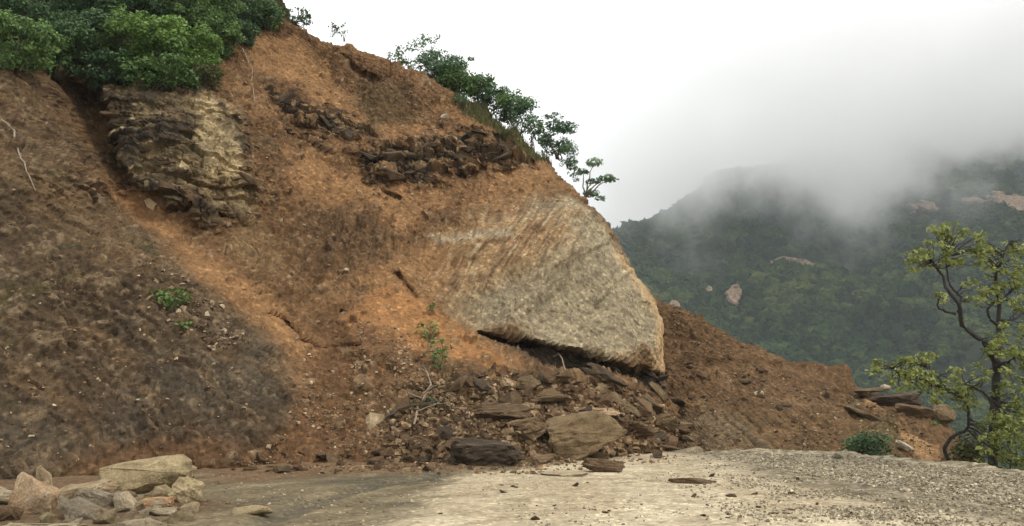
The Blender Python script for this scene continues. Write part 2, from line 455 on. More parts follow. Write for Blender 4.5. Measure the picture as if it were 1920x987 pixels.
# ---- surface normals of the coarse form and relief on top
def grid_normals(X, Y, Z):
    du = np.stack([np.gradient(A, axis=1) for A in (X, Y, Z)], -1)
    dv = np.stack([np.gradient(A, axis=0) for A in (X, Y, Z)], -1)
    n = np.cross(du, dv); n /= np.linalg.norm(n, axis=-1, keepdims=True) + 1e-12
    return n
Nrm = grid_normals(X, Y, Z)

rock = np.clip(R_outc + R_band1 + R_band2, 0, 1)
soil = 1 - np.clip(rock + R_face + R_under, 0, 1)
CHUTES = (([(455, 60), (560, 70), (640, 160), (700, 250), (680, 285), (630, 250), (560, 150), (470, 130)], .85),
                ([(690, 240), (790, 225), (900, 250), (800, 262), (700, 285)], .7),
                ([(540, 280), (640, 320), (760, 350), (860, 350), (800, 420), (740, 445), (690, 400), (600, 390), (545, 340)], .8),
                ([(660, 480), (760, 460), (850, 480), (870, 540), (800, 560), (740, 545), (690, 530)], .7),
                ([(735, 545), (775, 560), (870, 615), (965, 680), (985, 706), (930, 705), (820, 662), (740, 610), (700, 570)], .4),
                ([(90, 150), (120, 210), (170, 290), (250, 360), (330, 440), (460, 530), (560, 610), (610, 660), (560, 722), (500, 640), (420, 570), (320, 478), (212, 372), (130, 240)], .9),
                ([(830, 200), (980, 262), (1040, 320), (960, 262), (880, 235)], .75),
                ([(860, 340), (1000, 310), (1070, 350), (960, 385), (860, 400)], .45),
                ([(560, 740), (520, 800), (600, 850), (640, 760)], .25), ([(300, 845), (370, 830), (460, 860), (500, 885), (300, 885)], .4))
chutes = [(region(pts, 0.45, 0.6, 1.0, 84), st) for pts, st in CHUTES]
chute = np.clip(sum(m * st for m, st in chutes), 0, 1) * (1 - R_face)
fan_s = region([(560, 600), (740, 548), (810, 640), (760, 740), (690, 850), (500, 868), (560, 720)], 0.6, 0.5)
smooth_m = np.clip(.9 * tongue + R_face + .6 * chute, 0, 1)
d = 0.30 * fbm(X, Y, Z, 3.2, 3, 1) + 0.16 * fbm(X, Y, Z, 1.1, 4, 2) * (0.6 + 0.4 * soil) + 0.15 * fbm(X, Y, Z, 0.32, 4, 4)
# rills down the soil
rw = X + 0.5 * fbm(X, Y, Z, 2.2, 3, 21)
rill = np.abs(vnoise(rw * 1.5, Z * 0.22, 0 * Z, 22)) + 0.5 * np.abs(vnoise(rw * 3.4, Z * 0.35, 0 * Z + 5, 23))
d = d + (0.16 * rill - 0.08) * soil * (1 - R_left)
# lumps: crumbly clods
lump = np.clip(fbm(X, Y, Z, 0.5, 3, 24) - 0.12, 0, 1)
d = d + 0.22 * lump * (0.5 + 0.5 * soil)
# the near left cut: planes of schist that dip to the right
c45 = math.radians(-34)
ua = X * math.cos(c45) + Z * math.sin(c45); va = -X * math.sin(c45) + Z * math.cos(c45) + .30 * fbm(X, Y, Z, 1.1, 4, 46)
va2 = va + 0.25 * fbm(X, Y, Z, 1.5, 3, 33)
n_w = fbm(X, Y, Z, 1.8, 3, 45)
def strata(s, along, thick, seed):
    k = np.floor(s / thick); f = s / thick - k
    a0 = vnoise(along * 0.7, k * 7.31, 0 * k, seed); 
    a1 = _hash((k.astype(np.int64)) & 0xffffffff, 0 * k.astype(np.int64), 0 * k.astype(np.int64), seed + 9) * 2 - 1
    return 0.6 * a0 + 0.4 * a1 - 0.35 * sstep(0.80, 1.0, f)
st_left = .5 * vnoise(ua * .45, va2 * 2.3, 0 * va, 41) + .25 * vnoise(ua * .9, va2 * 5.5, 0 * va, 42) + .75 * blocks(va2 + .3 * n_w, ua, .45, 1.3, 44) + .4 * blocks(va2 + .2, ua + .4 * n_w, .16, .6, 47)
d = d + 0.17 * st_left * R_left + 0.16 * np.abs(vnoise(ua * 0.7, va * 7, 0 * va, 43)) * R_left
# flat-lying beds of the outcrop and of the dark ledges
sb = Z + 0.10 * X + 0.45 * fbm(X, Y, Z, 2.0, 3, 51)
st_rock = .9 * blocks(sb, X + .3 * Y, 0.48, 1.5, 52) + 0.4 * blocks(sb + 0.07, X + .2 * Z, 0.17, .6, 53) + .9 * fbm(X, Y, Z, .8, 4, 57)
d = d + 0.26 * st_rock * R_outc
sb2 = Z + 0.16 * X + 0.35 * fbm(X, Y, Z, 1.3, 3, 54)
st_band = .9 * blocks(sb2, X + .4 * Z, 0.5, 1.0, 55) + 0.6 * blocks(sb2 + 0.05, X, 0.2, .5, 56) + 1.0 * fbm(X, Y, Z, .7, 4, 58)
d = d + 0.36 * st_band * np.clip(R_band1 + R_band2, 0, 1)
# tooth marks of the digger on the cut face: upright at the top, sweeping down to the right lower down
fx0, fz0 = front(960, 380)
ang = sstep(0, 6.0, (fz0 - Z) * 0.9 + (X - fx0) * 0.55) * 1.05
cs = X * np.cos(ang) + Z * np.sin(ang); cl = -X * np.sin(ang) + Z * np.cos(ang)
cs = cs + 0.12 * fbm(X, Y, Z, 0.9, 3, 61)
cs = cs + 0.10 * fbm(X, Y, Z, 0.35, 3, 67)
scr = 0.8 * vnoise(cs * 5.5, cl * 1.1, 0 * X, 62) + 0.8 * vnoise(cs * 13, cl * 1.9, 0 * X, 63) + 0.45 * fbm(X, Y, Z, 0.3, 3, 64)
rows = vnoise(X * 0.7, cl * 2.6, 0 * X, 65)
face_r = 0.24 * fbm(X, Y, Z, 1.9, 3, 70) + 0.026 * scr + 0.05 * rows + 0.022 * blocks(cl + .5 * n_w, cs + .3 * n_w, .7, 1.1, 69) + 0.08 * np.abs(fbm(X, Y, Z, 0.8, 4, 66))
d = d * (1 - .5 * R_left) * (1 - .6 * chute) * (1 - .45 * fan_s)
d = d * (1 - 0.85 * R_face) * (1 - .8 * tongue * (1 - R_face)) + face_r * R_face
d = d + 0.16 * st_rock * R_under + 0.05 * scr * R_stripe
d = d + R_rub * (0.22 * np.abs(fbm(X, Y, Z, 0.7, 4, 71)) + 0.10 * st_band)
d = d + 0.075 * fbm(X, Y, Z, 0.13, 2, 73) * (1 - .75 * smooth_m)
stone_m = np.zeros(X.shape); stone_t = np.zeros(X.shape)
for cs_, amt, sd_ in ((.42, .16, 201), (.24, .24, 202), (.9, .07, 203)):
    b_, ra_, rb2 = cells(X / cs_, (Z + .35 * Y) / cs_, sd_)
    rad_ = .18 + .28 * rb2; on = (ra_ < amt * np.clip(1.0 + 2.2 * n_w, .1, 2.5) * (1 - .7 * chute))
    s_ = on * sstep(rad_, rad_ * .55, b_)
    d = d + cs_ * .22 * s_ * (0.35 + 0.65 * soil)
    stone_m = np.maximum(stone_m, s_ * (rb2 > .25)); stone_t = np.where(s_ > .1, rb2, stone_t)
X, Y, Z = X + Nrm[..., 0] * d, Y + Nrm[..., 1] * d, Z + Nrm[..., 2] * d

# ---- what the ground is made of
SH = X.shape
def fill(c): return np.broadcast_to(np.asarray(c, float), SH + (3,)).copy()
def lay(col, c, m): return col * (1 - m[..., None]) + np.asarray(c) * m[..., None]
n_a = fbm(X, Y, Z, 2.6, 4, 81); n_b = fbm(X, Y, Z, 0.7, 4, 82); n_c = fbm(X, Y, Z, 0.2, 3, 83)
BROWN, REDBR, ORNG = (.165, .100, .052), (.150, .087, .046), (.335, .200, .096)
col = fill(BROWN)
col = lay(col, (.255, .158, .080), sstep(-0.1, 0.5, n_a + 0.4 * n_b))
col = lay(col, (.30, .185, .095), R_scar * .5)
col = lay(col, (.085, .056, .034), sstep(0.1, 0.6, n_b + 0.3 * n_c) * 0.7)
# orange soil lying bare
for m, st in chutes:
    col = lay(col, ORNG, m * st * np.clip(0.85 + 0.5 * n_b, 0, 1))
# dark wet schist of the left cut
left_c = fill((.112, .078, .047))
left_c = lay(left_c, (.100, .080, .056), sstep(-0.2, 0.5, n_a - 0.12 * (Z - 3.2)) * .9)
left_c = lay(left_c, (.150, .098, .054), sstep(0.0, 0.5, n_b + 0.10 * (Z - 5)))
left_c = lay(left_c, (.095, .098, .030), sstep(0.25, 0.55, fbm(X, Y, Z, 1.2, 4, 86)) * 0.5)
left_c = lay(left_c, (.36, .27, .165), sstep(0.62, 0.85, vnoise(ua * 1.6, va * 9, 0 * X, 87) * 0.7 + 0.6 * n_b + 0.022 * Z) * 0.4)
left_c = lay(left_c, (.30, .235, .15), sstep(0.40, 0.70, vnoise(ua * 1.3, va * 12, 0 * X, 88) * 0.65 + 0.35 * n_c + 0.45 * n_b) * 0.6)
left_c = lay(left_c, (.23, .17, .105), sstep(.1, .9, st_left + .5 * n_c) * .45)
left_c = lay(left_c, (.19, .125, .068), sstep(0.1, .6, vnoise(ua * .5, va * 3.5, 0 * X, 189) + .03 * (Z - 5)) * .6)
left_c = lay(left_c, (.040, .032, .024), sstep(0.35, 0.6, vnoise(ua * 1.1, va * 8, 0 * X, 188) * 0.7 + 0.3 * n_b) * 0.4)
col = lay(col, 0, 0 * X) * (1 - R_left[..., None]) + .85 * left_c * R_left[..., None]
m_low = region([(150, 850), (300, 820), (420, 815), (540, 850), (540, 960), (120, 960)], 0.4, 0.4, 0.8, 89)
col = lay(col, (.145, .082, .042), m_low * 0.85)
tg = tongue * sstep(-.6, .5, line_sd(X, Z, fpoly([(640, 640), (760, 690), (880, 730)])) - .5 + .5 * n_b)
col = lay(col, (.35, .190, .082), tg * np.clip(.9 + .3 * n_b, 0, 1))
# red-brown rubbly fan in the middle
m_fan = (1 - .9 * tg) * region([(590, 590), (720, 560), (960, 690), (1010, 720), (900, 880), (520, 880), (560, 720), (600, 660)], 0.5, 0.6, 1.0, 90) 
col = lay(col, REDBR, m_fan * 0.75)
col = lay(col, (.20, .125, .065), m_fan * sstep(0.1, 0.6, n_b) * 0.6)
# outcrop: dark beds with pale clean faces on the right
oc = fill((.105, .078, .045))
oc = lay(oc, (.058, .046, .032), sstep(0.0, 0.5, st_rock + 0.5 * n_b))
oc = lay(oc, (.25, .185, .10), sstep(0.25, 0.8, -st_rock + 0.7 * n_b))
pale = region([(395, 175), (440, 200), (470, 300), (480, 390), (420, 390), (400, 300), (370, 205)], 0.25, 0.4, 0.6, 91)
oc = lay(oc, (.58, .455, .26), np.clip(pale * 0.9 + 0.75 * R_outc * sstep(0.55, 0.85, vnoise(X * 1.6, sb * 6, 0 * X, 92) + 0.4 * n_b), 0, 1) * np.clip(0.75 + 0.6 * n_b, 0.2, 1))
dust = sstep(.05, .5, fbm(X, Y, Z, .8, 4, 211) + .25 * (Nrm[..., 2] - .5))
oc = lay(oc, (.165, .105, .058), dust * .6 * (1 - .8 * pale))
col = col * (1 - R_outc[..., None]) + oc * R_outc[..., None]
m_p2 = region([(390, 330), (490, 330), (520, 430), (560, 520), (470, 500), (430, 440)], 0.4, 0.6, 0.8, 93)
col = lay(col, (.27, .20, .105), m_p2 * 0.6 * np.clip(0.6 + n_b, 0, 1))
# dark ledges
bd = fill((.070, .050, .032))
bd = lay(bd, (.034, .026, .020), sstep(0.0, 0.5, n_b + 0.3 * st_band))
bd = lay(bd, (.21, .14, .075), sstep(0.3, 0.8, st_band + 0.6 * n_c))
bd = lay(bd, (.30, .22, .13), sstep(0.55, 0.8, vnoise(X * 1.5, sb2 * 5, 0 * X, 94) + 0.4 * n_c))
bd = lay(bd, (.20, .115, .058), sstep(.0, .45, fbm(X, Y, Z, .9, 4, 212)) * .7)
mb = np.clip(R_band1 + R_band2, 0, 1)
col = col * (1 - mb[..., None]) + bd * mb[..., None]
col = lay(col, (.095, .066, .040), R_stripe * 0.7 * np.clip(0.7 + 0.8 * scr * 0.5, 0, 1))
# the cut face: grey to the right and below, stained orange to the upper left
fc = fill((.34, .285, .185))
stain = region([(750, 440), (850, 410), (960, 395), (1060, 400), (1080, 470), (1010, 520), (930, 545), (860, 570), (790, 540)], 0.8, 0.8, 1.2, 95)
fc = lay(fc, (.36, .215, .100), stain * 0.8)
fc = lay(fc, (.165, .140, .100), sstep(0.05, 0.8, scr * 0.8 + 0.35 * n_b) * 0.75)
fc = lay(fc, (.47, .395, .26), sstep(0.25, 0.9, -scr * 0.8 + 0.5 * n_c + 0.3 * n_a) * 0.8)
lit_rim = region([(1150, 480), (1192, 506), (1252, 600), (1252, 706), (1215, 690), (1225, 600), (1190, 545)], 0.25, 0.3, 0.6, 96)
fc = lay(fc, (.60, .40, .20), lit_rim * 0.85)  # light catching the right-facing edge, painted into the face colour
greyl = region([(860, 560), (960, 540), (1100, 430), (1190, 520), (1230, 600), (1230, 690), (1000, 640), (900, 625)], 0.6, 0.5, 1.0, 97)
fc = lay(fc, (.33, .275, .182), greyl * 0.5)
R_fc = region([(940, 415), (1010, 385), (1075, 365), (1140, 410), (1220, 490), (1330, 600), (1330, 760), (1000, 760), (930, 660), (880, 600), (850, 540), (870, 470)], 1.0, 1.4, 1.4, 213) * np.clip(R_face * 1.6, 0, 1)
R_fs = np.clip(R_face * 1.3, 0, 1) * (1 - R_fc)
col = lay(col, (.27, .165, .080), R_fs * .75 * np.clip(.8 + .5 * scr, 0.2, 1)); col = lay(col, (.42, .31, .18), R_fs * sstep(.2, .9, -scr + .4 * n_c) * .55)
col = col * (1 - R_fc[..., None]) + fc * R_fc[..., None]
col = lay(col, (.16, .09, .045), (R_face * stain * sstep(0.15, 0.6, n_b + 0.4 * scr) * 0.7))
m_gr = region([(800, 440), (880, 438), (960, 430), (960, 448), (820, 458)], 0.12, 0.1, 0.4, 98)
col = lay(col, (.42, .36, .25), m_gr * 0.7)
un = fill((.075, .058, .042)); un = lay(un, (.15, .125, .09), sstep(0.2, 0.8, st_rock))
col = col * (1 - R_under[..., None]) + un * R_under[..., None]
# rubble at the foot
rb = fill((.13, .085, .047)); rb = lay(rb, (.30, .205, .115), sstep(0.05, 0.5, n_b)); rb = lay(rb, (.065, .045, .03), sstep(0.1, 0.5, -n_b))
col = col * (1 - R_rub[..., None] * .85) + rb * R_rub[..., None] * .85
# undergrowth
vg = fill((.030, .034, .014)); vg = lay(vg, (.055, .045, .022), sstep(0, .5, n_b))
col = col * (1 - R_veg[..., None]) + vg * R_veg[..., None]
m_gs = region([(850, 180), (920, 200), (1000, 262), (1030, 300), (930, 240), (870, 212)], 0.3, 0.4, 0.8, 99)
col = lay(col, (.075, .080, .028), m_gs * np.clip(0.5 + n_b, 0, 1))
m_g2 = region([(690, 140), (760, 160), (790, 230), (700, 240), (660, 190)], 0.5, 0.5, 0.8, 100)
col = lay(col, (.105, .080, .042), m_g2 * 0.6)
sm_ = stone_m * (1 - R_veg) * (0.35 + 0.65 * soil) * (1 - .1 * R_left)
col = lay(col, (.27, .20, .125), sm_ * sstep(.45, .7, stone_t) * .75); col = lay(col, (.10, .07, .045), sm_ * sstep(.45, .3, stone_t) * .7)
col = col * (1 + (np.array([1.05, .995, .95]) - 1) * ((1 - R_fc) * (1 - .8 * R_left) * (1 - R_outc))[..., None])      # iron in the soil
col = np.clip(0.80 * col * (1 + 0.3 * n_c)[..., None], 0.01, 0.85)

# ---- the far side of the crest
Yr, Xr, Zr = Y[:, -1], X[:, -1], Z[:, -1]
dy = np.cumsum(np.concatenate([[0.06], np.linspace(0.10, 1.6, NS - 1)]))
SY = Yr[:, None] + dy[None]
SX = Xr[:, None] * SY / Yr[:, None] - 0.22 * dy[None]
SZ = Zr[:, None] - 0.10 * dy[None] + 0.15 * fbm(SX, SY, 0 * SX, 1.5, 3, 101) * sstep(0.3, 2, dy)[None]
sc = np.broadcast_to(np.array([.07, .055, .03]), SX.shape + (3,)) * (1 + 0.4 * fbm(SX, SY, SZ, 1.0, 3, 102))[..., None]
w_ = sstep(0.0, 0.9, dy)[None, :, None]
sc = col[:, -1:, :] * (1 - w_) + sc * w_
Xa, Ya, Za = np.hstack([X, SX]), np.hstack([Y, SY]), np.hstack([Z, SZ])
Ca = np.concatenate([col, sc], 1)
NXA = NX + NS
idx = np.arange(NZ * NXA).reshape(NZ, NXA)
quads = np.stack([idx[:-1, :-1], idx[:-1, 1:], idx[1:, 1:], idx[1:, :-1]], -1).reshape(-1, 4)
HV = np.stack([Xa.ravel(), Ya.ravel(), Za.ravel()], 1); HC = Ca.reshape(-1, 3)
lab = np.zeros((NZ, NXA), np.int8)
lab[:, :NX][R_outc > 0.5] = 1
lab[:, :NX][np.clip(R_band1 + R_band2, 0, 1) > 0.5] = 2
lab[:, :NX][R_face > 0.5] = 3
lab[:, :NX][R_under > 0.5] = 4
fl = lab[:-1, :-1].ravel()

def submesh(name, V, F, Cc, mat, parent=None, smooth=False):
    used, inv = np.unique(F.ravel(), return_inverse=True)
    me = np_mesh(name, V[used], inv.reshape(F.shape), mat, smooth, Cc[used])
    return link(name, me, parent)

hillside = submesh('hillside', HV, quads[fl == 0], HC, M_earth)
tag(hillside, kind='structure')
for k, nm in ((1, 'rock_outcrop'), (2, 'rock_ledge'), (3, 'cut_rock_face'), (4, 'undercut_rock')):
    submesh(nm, HV, quads[fl == k], HC, M_face, hillside)
hill_bvh = BVHTree.FromPolygons([tuple(v) for v in HV[::1]], [tuple(q) for q in quads]) 
print('hill', len(quads))

def hit(px, py, bvhs=None):
    o = Vector((0, 0, EYE)); d = Vector(ray(px, py)).normalized()
    best = None
    for b in (bvhs or [hill_bvh]):
        loc, nor, i, dist = b.ray_cast(o, d, 5000)
        if loc is not None and (best is None or dist < best[2]): best = (loc, nor, dist)
    if best is None: return None
    loc, nor, _ = best
    if nor.dot(d) > 0: nor = -nor
    return loc, nor
# ------------------------------------------------------------------ the spill of debris beyond the corner
FAN = [
    (1150, 520, 39.5), (1230, 548, 38.6), (1300, 585, 37.6), (1400, 632, 36.6), (1500, 680, 35.6), (1545, 691, 35.2), (1592, 690, 34.9), (1612, 716, 34),
    (1650, 735, 33.4), (1700, 742, 32.8), (1760, 772, 31.6), (1800, 815, 30.2), (1850, 860, 29.0),
    (1180, 600, 38), (1180, 700, 36), (1260, 650, 36.6), (1260, 740, 34), (1350, 690, 35), (1350, 760, 32.2), (1450, 740, 32.8), (1540, 740, 33),
    (1260, 800, 31.6), (1330, 790, 30.6), (1400, 775, 31), (1480, 770, 31), (1560, 762, 31.6), (1600, 775, 31.2),
    (1330, 838, 28.6), (1420, 845, 28.0), (1500, 848, 27.8), (1600, 850, 27.8), (1560, 810, 29.2), (1640, 820, 28.8), (1700, 855, 27.4), (1660, 775, 31.2),
    (1750, 840, 28.4), (1720, 800, 30), (1800, 880, 27.4), (1200, 835, 31), (1400, 930, 24.5), (1600, 930, 24.5), (1800, 960, 24.5),
]
fan_tps = TPS([(at(*p).x, at(*p).z, p[2]) for p in FAN], 0.03)
FSIL = [(1960, 985, 25.5), (1900, 930, 27), (1850, 868, 28.8), (1802, 815, 30.2), (1762, 772, 31.5), (1735, 752, 32.2), (1690, 742, 32.8), (1650, 737, 33.4), (1616, 722, 34),
        (1604, 694, 34.6), (1592, 688, 34.9), (1500, 678, 35.6), (1400, 630, 36.6), (1300, 584, 37.6), (1230, 547, 38.6), (1150, 505, 39.6), (1080, 470, 40.5)]
fs = [at(*s) for s in FSIL]
fz_ = np.array([p.z for p in fs]); fx_ = np.array([p.x for p in fs]); o_ = np.argsort(fz_)
NZ2, NX2, NS2 = 240, 420, 14
z2 = np.linspace(-3.0, 8.0, NZ2)
xr2 = np.interp(z2, fz_[o_], fx_[o_])
xr2 = np.convolve(np.pad(xr2, 2, mode='edge'), np.ones(5) / 5, 'valid') + 0.16 * fbm(z2, 0 * z2, 0 * z2 + 9, 0.6, 3, 105)
X2 = 4.6 + (xr2 - 4.6)[:, None] * np.linspace(0, 1, NX2)[None]
Z2 = np.repeat(z2[:, None], NX2, 1)
Y2 = fan_tps(X2, Z2)
def region2(pts, soft, warp=0.25, wscale=1.0, seed=3):
    sd = poly_sd(X2, Z2, [front(p[0], p[1], fan_tps, 32) for p in pts]) + warp * fbm(X2, Y2, Z2, wscale, 4, seed)
    return sstep(soft, -soft, sd)
e2 = xr2[:, None] - X2
Y2 = Y2 + 0.8 * np.exp(-np.clip(e2, 0, 99) / 0.4)
G_cut = region2([(1330, 800), (1400, 770), (1480, 775), (1570, 765), (1640, 810), (1700, 860), (1600, 900), (1330, 900)], 0.25, 0.2)
G_rib = region2([(1570, 762), (1610, 752), (1690, 800), (1780, 862), (1720, 870), (1650, 820)], 0.15, 0.15)
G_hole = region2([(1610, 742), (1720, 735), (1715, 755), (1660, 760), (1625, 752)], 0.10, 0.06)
Y2 = Y2 - 0.5 * G_rib + 0.6 * G_hole - 0.45 * G_cut
N2 = grid_normals(X2, Y2, Z2)
d2 = 0.26 * fbm(X2, Y2, Z2, 2.2, 3, 111) + 0.14 * fbm(X2, Y2, Z2, 0.6, 4, 112) + 0.08 * fbm(X2, Y2, Z2, 0.18, 3, 113)
d2 = d2 + 0.25 * np.clip(fbm(X2, Y2, Z2, 0.45, 3, 114) - 0.1, 0, 1)
sk = X2 + 0.55 * Z2 + 0.2 * fbm(X2, Y2, Z2, 0.9, 3, 115)
d2 = d2 * (1 - 0.5 * G_cut) + G_cut * 0.10 * (np.abs(vnoise(sk * 3.2, Z2 * 0.5, 0 * X2, 116)) + 0.5 * vnoise(sk * 8, Z2, 0 * X2, 117))
rib_s = vnoise((X2 + 1.25 * Z2) * 0.4, (Z2 - 0.8 * X2) * 3.0, 0 * X2, 118)
X2, Y2, Z2 = X2 + N2[..., 0] * d2, Y2 + N2[..., 1] * d2, Z2 + N2[..., 2] * d2
m_a = fbm(X2, Y2, Z2, 2.0, 4, 121); m_b = fbm(X2, Y2, Z2, 0.5, 4, 122); m_c = fbm(X2, Y2, Z2, 0.16, 3, 123)
c2 = np.broadcast_to(np.array([.128, .080, .043]), X2.shape + (3,)).copy()
c2 = lay(c2, (.175, .112, .060), sstep(0, .6, m_a + .5 * m_b)); c2 = lay(c2, (.090, .060, .038), sstep(0.1, .6, m_b + .4 * m_c) * .7)
c2 = lay(c2, (.27, .20, .125), sstep(.45, .62, m_c * .8 + .25 * m_b) * .6)
c2 = lay(c2, (.120, .078, .040), G_cut * .85); c2 = lay(c2, (.062, .044, .026), G_cut * sstep(.25, .7, vnoise(sk * 3.2, Z2 * .5, 0 * X2, 119) + .3 * m_b) * .7)
c2 = lay(c2, (.19, .115, .058), G_cut * sstep(0, .6, m_b) * .7)
c2 = lay(c2, (.33, .21, .105), G_rib * sstep(0.0, .5, rib_s + .3 * m_b) * .8); c2 = lay(c2, (.10, .088, .040), G_rib * sstep(0.2, .6, -rib_s) * .6)
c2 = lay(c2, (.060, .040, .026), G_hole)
c2 = lay(c2, (.20, .165, .11), region2([(1280, 770), (1420, 790), (1400, 850), (1270, 850)], .5, .5) * .45)
c2 = np.clip(.92 * np.array([1.03, 1.0, .95]) * c2 * (1 + .3 * m_c)[..., None], .01, .8)
dy2 = np.cumsum(np.linspace(0.08, 1.4, NS2))
SY = Y2[:, -1:] + dy2[None]; SX = X2[:, -1:] * SY / Y2[:, -1:] - 0.1 * dy2[None]
SZ = Z2[:, -1:] - 0.45 * dy2[None] + .1 * fbm(SX, SY, 0 * SX, 1.2, 3, 124)
Xb, Yb, Zb = np.hstack([X2, SX]), np.hstack([Y2, SY]), np.hstack([Z2, SZ])
Cb = np.concatenate([c2, np.repeat(c2[:, -1:], NS2, 1) * .9], 1)
i2 = np.arange(NZ2 * (NX2 + NS2)).reshape(NZ2, -1)
q2 = np.stack([i2[:-1, :-1], i2[:-1, 1:], i2[1:, 1:], i2[1:, :-1]], -1).reshape(-1, 4)
V2 = np.stack([Xb.ravel(), Yb.ravel(), Zb.ravel()], 1)
fan = link('debris_slope', np_mesh('debris_slope', V2, q2, M_earth, False, Cb.reshape(-1, 3)))
tag(fan, kind='structure')
fan_bvh = BVHTree.FromPolygons([tuple(v) for v in V2], [tuple(q) for q in q2])

# ------------------------------------------------------------------ the dirt road on its bench
EDGE = [on_ground(1270, 842), on_ground(1330, 849), on_ground(1480, 852), on_ground(1575, 854), on_ground(1700, 868), on_ground(1820, 880), on_ground(1920, 893)]
edge_xy = [(-40, 34), (2, 34)] + [(p.x, p.y) for p in EDGE] + [(11.4, 16), (11.8, 10), (12.5, 0), (14, -30), (-40, -30)]
gx = np.concatenate([np.linspace(-20, -13.5, 20, endpoint=False), np.linspace(-13.5, 14, 430)])
gy = np.concatenate([np.linspace(-14, 9, 60, endpoint=False), np.linspace(9, 33, 320)])
GX, GY = np.meshgrid(gx, gy)
esd = poly_sd(GX, GY, edge_xy)
def xy(px, py): p = on_ground(px, py); return (p.x, p.y)
g1 = fbm(GX, GY, 0 * GX, 3.0, 4, 131); g2 = fbm(GX, GY, 0 * GX, .6, 4, 132); g3 = fbm(GX, GY, 0 * GX, .13, 3, 133)
gst = np.abs(vnoise(GX * .9 + .25 * GY, GY * .25, 0 * GX, 134))
pale_poly = [xy(745, 987), xy(800, 930), xy(856, 893), xy(960, 884), xy(1100, 868), xy(1240, 848), xy(1330, 858), xy(1390, 880), xy(1500, 915), xy(1700, 955), xy(1990, 1000), (9, 8), (3, -14), (-2.2, -14), (-1.4, 8)]
psd = poly_sd(GX, GY, pale_poly) + .35 * g2 + .2 * g3 + .3 * g1
pale_r = sstep(.55, -.40, psd)
lft = sstep(.0, -1.5, GX + 1.2 - .0 * GY)
grav = sstep(1.8, -1.8, poly_sd(GX, GY, [xy(1290, 846), xy(1400, 872), xy(1520, 905), xy(1700, 940), xy(1990, 985), (14, 8), (16, 30), (5, 34)]) + 1.8 * g2 + 1.2 * g1)
GZ = .035 * g1 + .018 * g2 + .006 * g3
GZ = GZ + .035 * sstep(.15, -.2, psd) * (1 - grav)                      # the packed layer lies a little proud
rut = line_sd(GX, GY, [xy(470, 990), xy(560, 950), xy(690, 915), xy(850, 890)]) + .1 * g2
GZ = GZ - .05 * sstep(.35, 0, rut) + .03 * sstep(.25, 0, np.abs(rut - .45))
GZ = GZ + grav * (.05 * np.abs(g2) + .035 * np.abs(fbm(GX, GY, 0 * GX, .25, 3, 135))) + .10 * sstep(-1.2, -.1, esd) * grav
esd = esd + .55 * g2 + .5 * g1
GZ = GZ - .85 * np.clip(esd, 0, 30) + .10 * np.clip(fbm(GX, GY, 0 * GX, .5, 3, 138), 0, 1) * sstep(-1.5, -.2, esd)
mnd = np.zeros(GX.shape)
for (mx, my), mr in ((xy(190, 962), 1.3), (xy(70, 968), 1.1), (xy(290, 952), 1.0)):
    mnd = np.maximum(mnd, np.exp(-((GX - mx) ** 2 + (GY - my) ** 2) / mr ** 2))
GZ = GZ + mnd * (.05 + .05 * g2 + .04 * g3)
apron = sstep(1.0, -.5, poly_sd(GX, GY, [xy(300, 884), xy(500, 890), xy(700, 888), xy(860, 884), xy(1000, 870), xy(1200, 850), (6, 34), (-30, 34), (-30, 20)]) + 1.0 * g2 + .5 * g1)
GZ = GZ + apron * (.04 + .05 * np.abs(g2) + .05 * np.clip(fbm(GX, GY, 0 * GX, .3, 3, 139), 0, 1))
flow = GY * .55 - GX * .8 + .5 * g1; along = GX * .55 + GY * .8
rc = np.broadcast_to(np.array([.135, .110, .068]), GX.shape + (3,)).copy()
rc = lay(rc, (.092, .078, .052), sstep(0, .6, g1 + .5 * g2)); rc = lay(rc, (.19, .155, .095), sstep(.1, .6, g2 - .3 * g1 + .5 * (gst - .4)) * .7)
fl_ = vnoise(flow * 2.2, along * .45, 0 * GX, 191) + .6 * vnoise(flow * 5.5, along * .9, 0 * GX, 192)
rc = lay(rc, (.21, .172, .105), sstep(.15, .9, fl_ + .3 * g2) * .75); rc = lay(rc, (.070, .062, .042), sstep(.25, .9, -fl_ + .3 * g2) * .7)
rc = lay(rc, (.085, .075, .054), sstep(.40, .05, rut) * .75)
brn = sstep(.9, -.6, poly_sd(GX, GY, [xy(330, 880), xy(420, 905), xy(560, 893), xy(700, 885), xy(860, 880), xy(900, 860), (0, 34), (-30, 34), (-30, 20), xy(180, 920)]) + .6 * g2)
rc = lay(rc, (.13, .080, .045), brn * .8)
pc = np.broadcast_to(np.array([.375, .318, .220]), GX.shape + (3,)).copy()
pc = lay(pc, (.32, .265, .172), sstep(0, .6, g1 * .7 + .6 * g2)); pc = lay(pc, (.52, .455, .325), sstep(0, .6, -g1 + .4 * g2) * .7)
pc = lay(pc, (.17, .125, .078), sstep(.30, .6, g3 * .6 + .5 * g2) * .6)
trk = GX - .10 * (GY - 10) + .25 * g1
tyre = sstep(.25, .05, np.abs(np.abs(trk - 1.3) - .8) + .08 * g2)
pc = lay(pc, (.34, .285, .195), tyre * .45)
mud = sstep(.05, .55, fbm(GX * .6, GY * .22, 0 * GX, .8, 4, 136) + .4 * g2)
pc = lay(pc, (.30, .242, .158), mud * .55)
speck = sstep(.30, .5, fbm(GX, GY, 0 * GX, .22, 3, 137)); pc = lay(pc, (.20, .155, .10), speck * .55)
rc = lay(rc, (.105, .070, .040), np.clip(mnd * 1.6, 0, 1))
rc = rc * (1 - pale_r[..., None]) + pc * pale_r[..., None]
gc = np.broadcast_to(np.array([.245, .212, .148]), GX.shape + (3,)).copy()
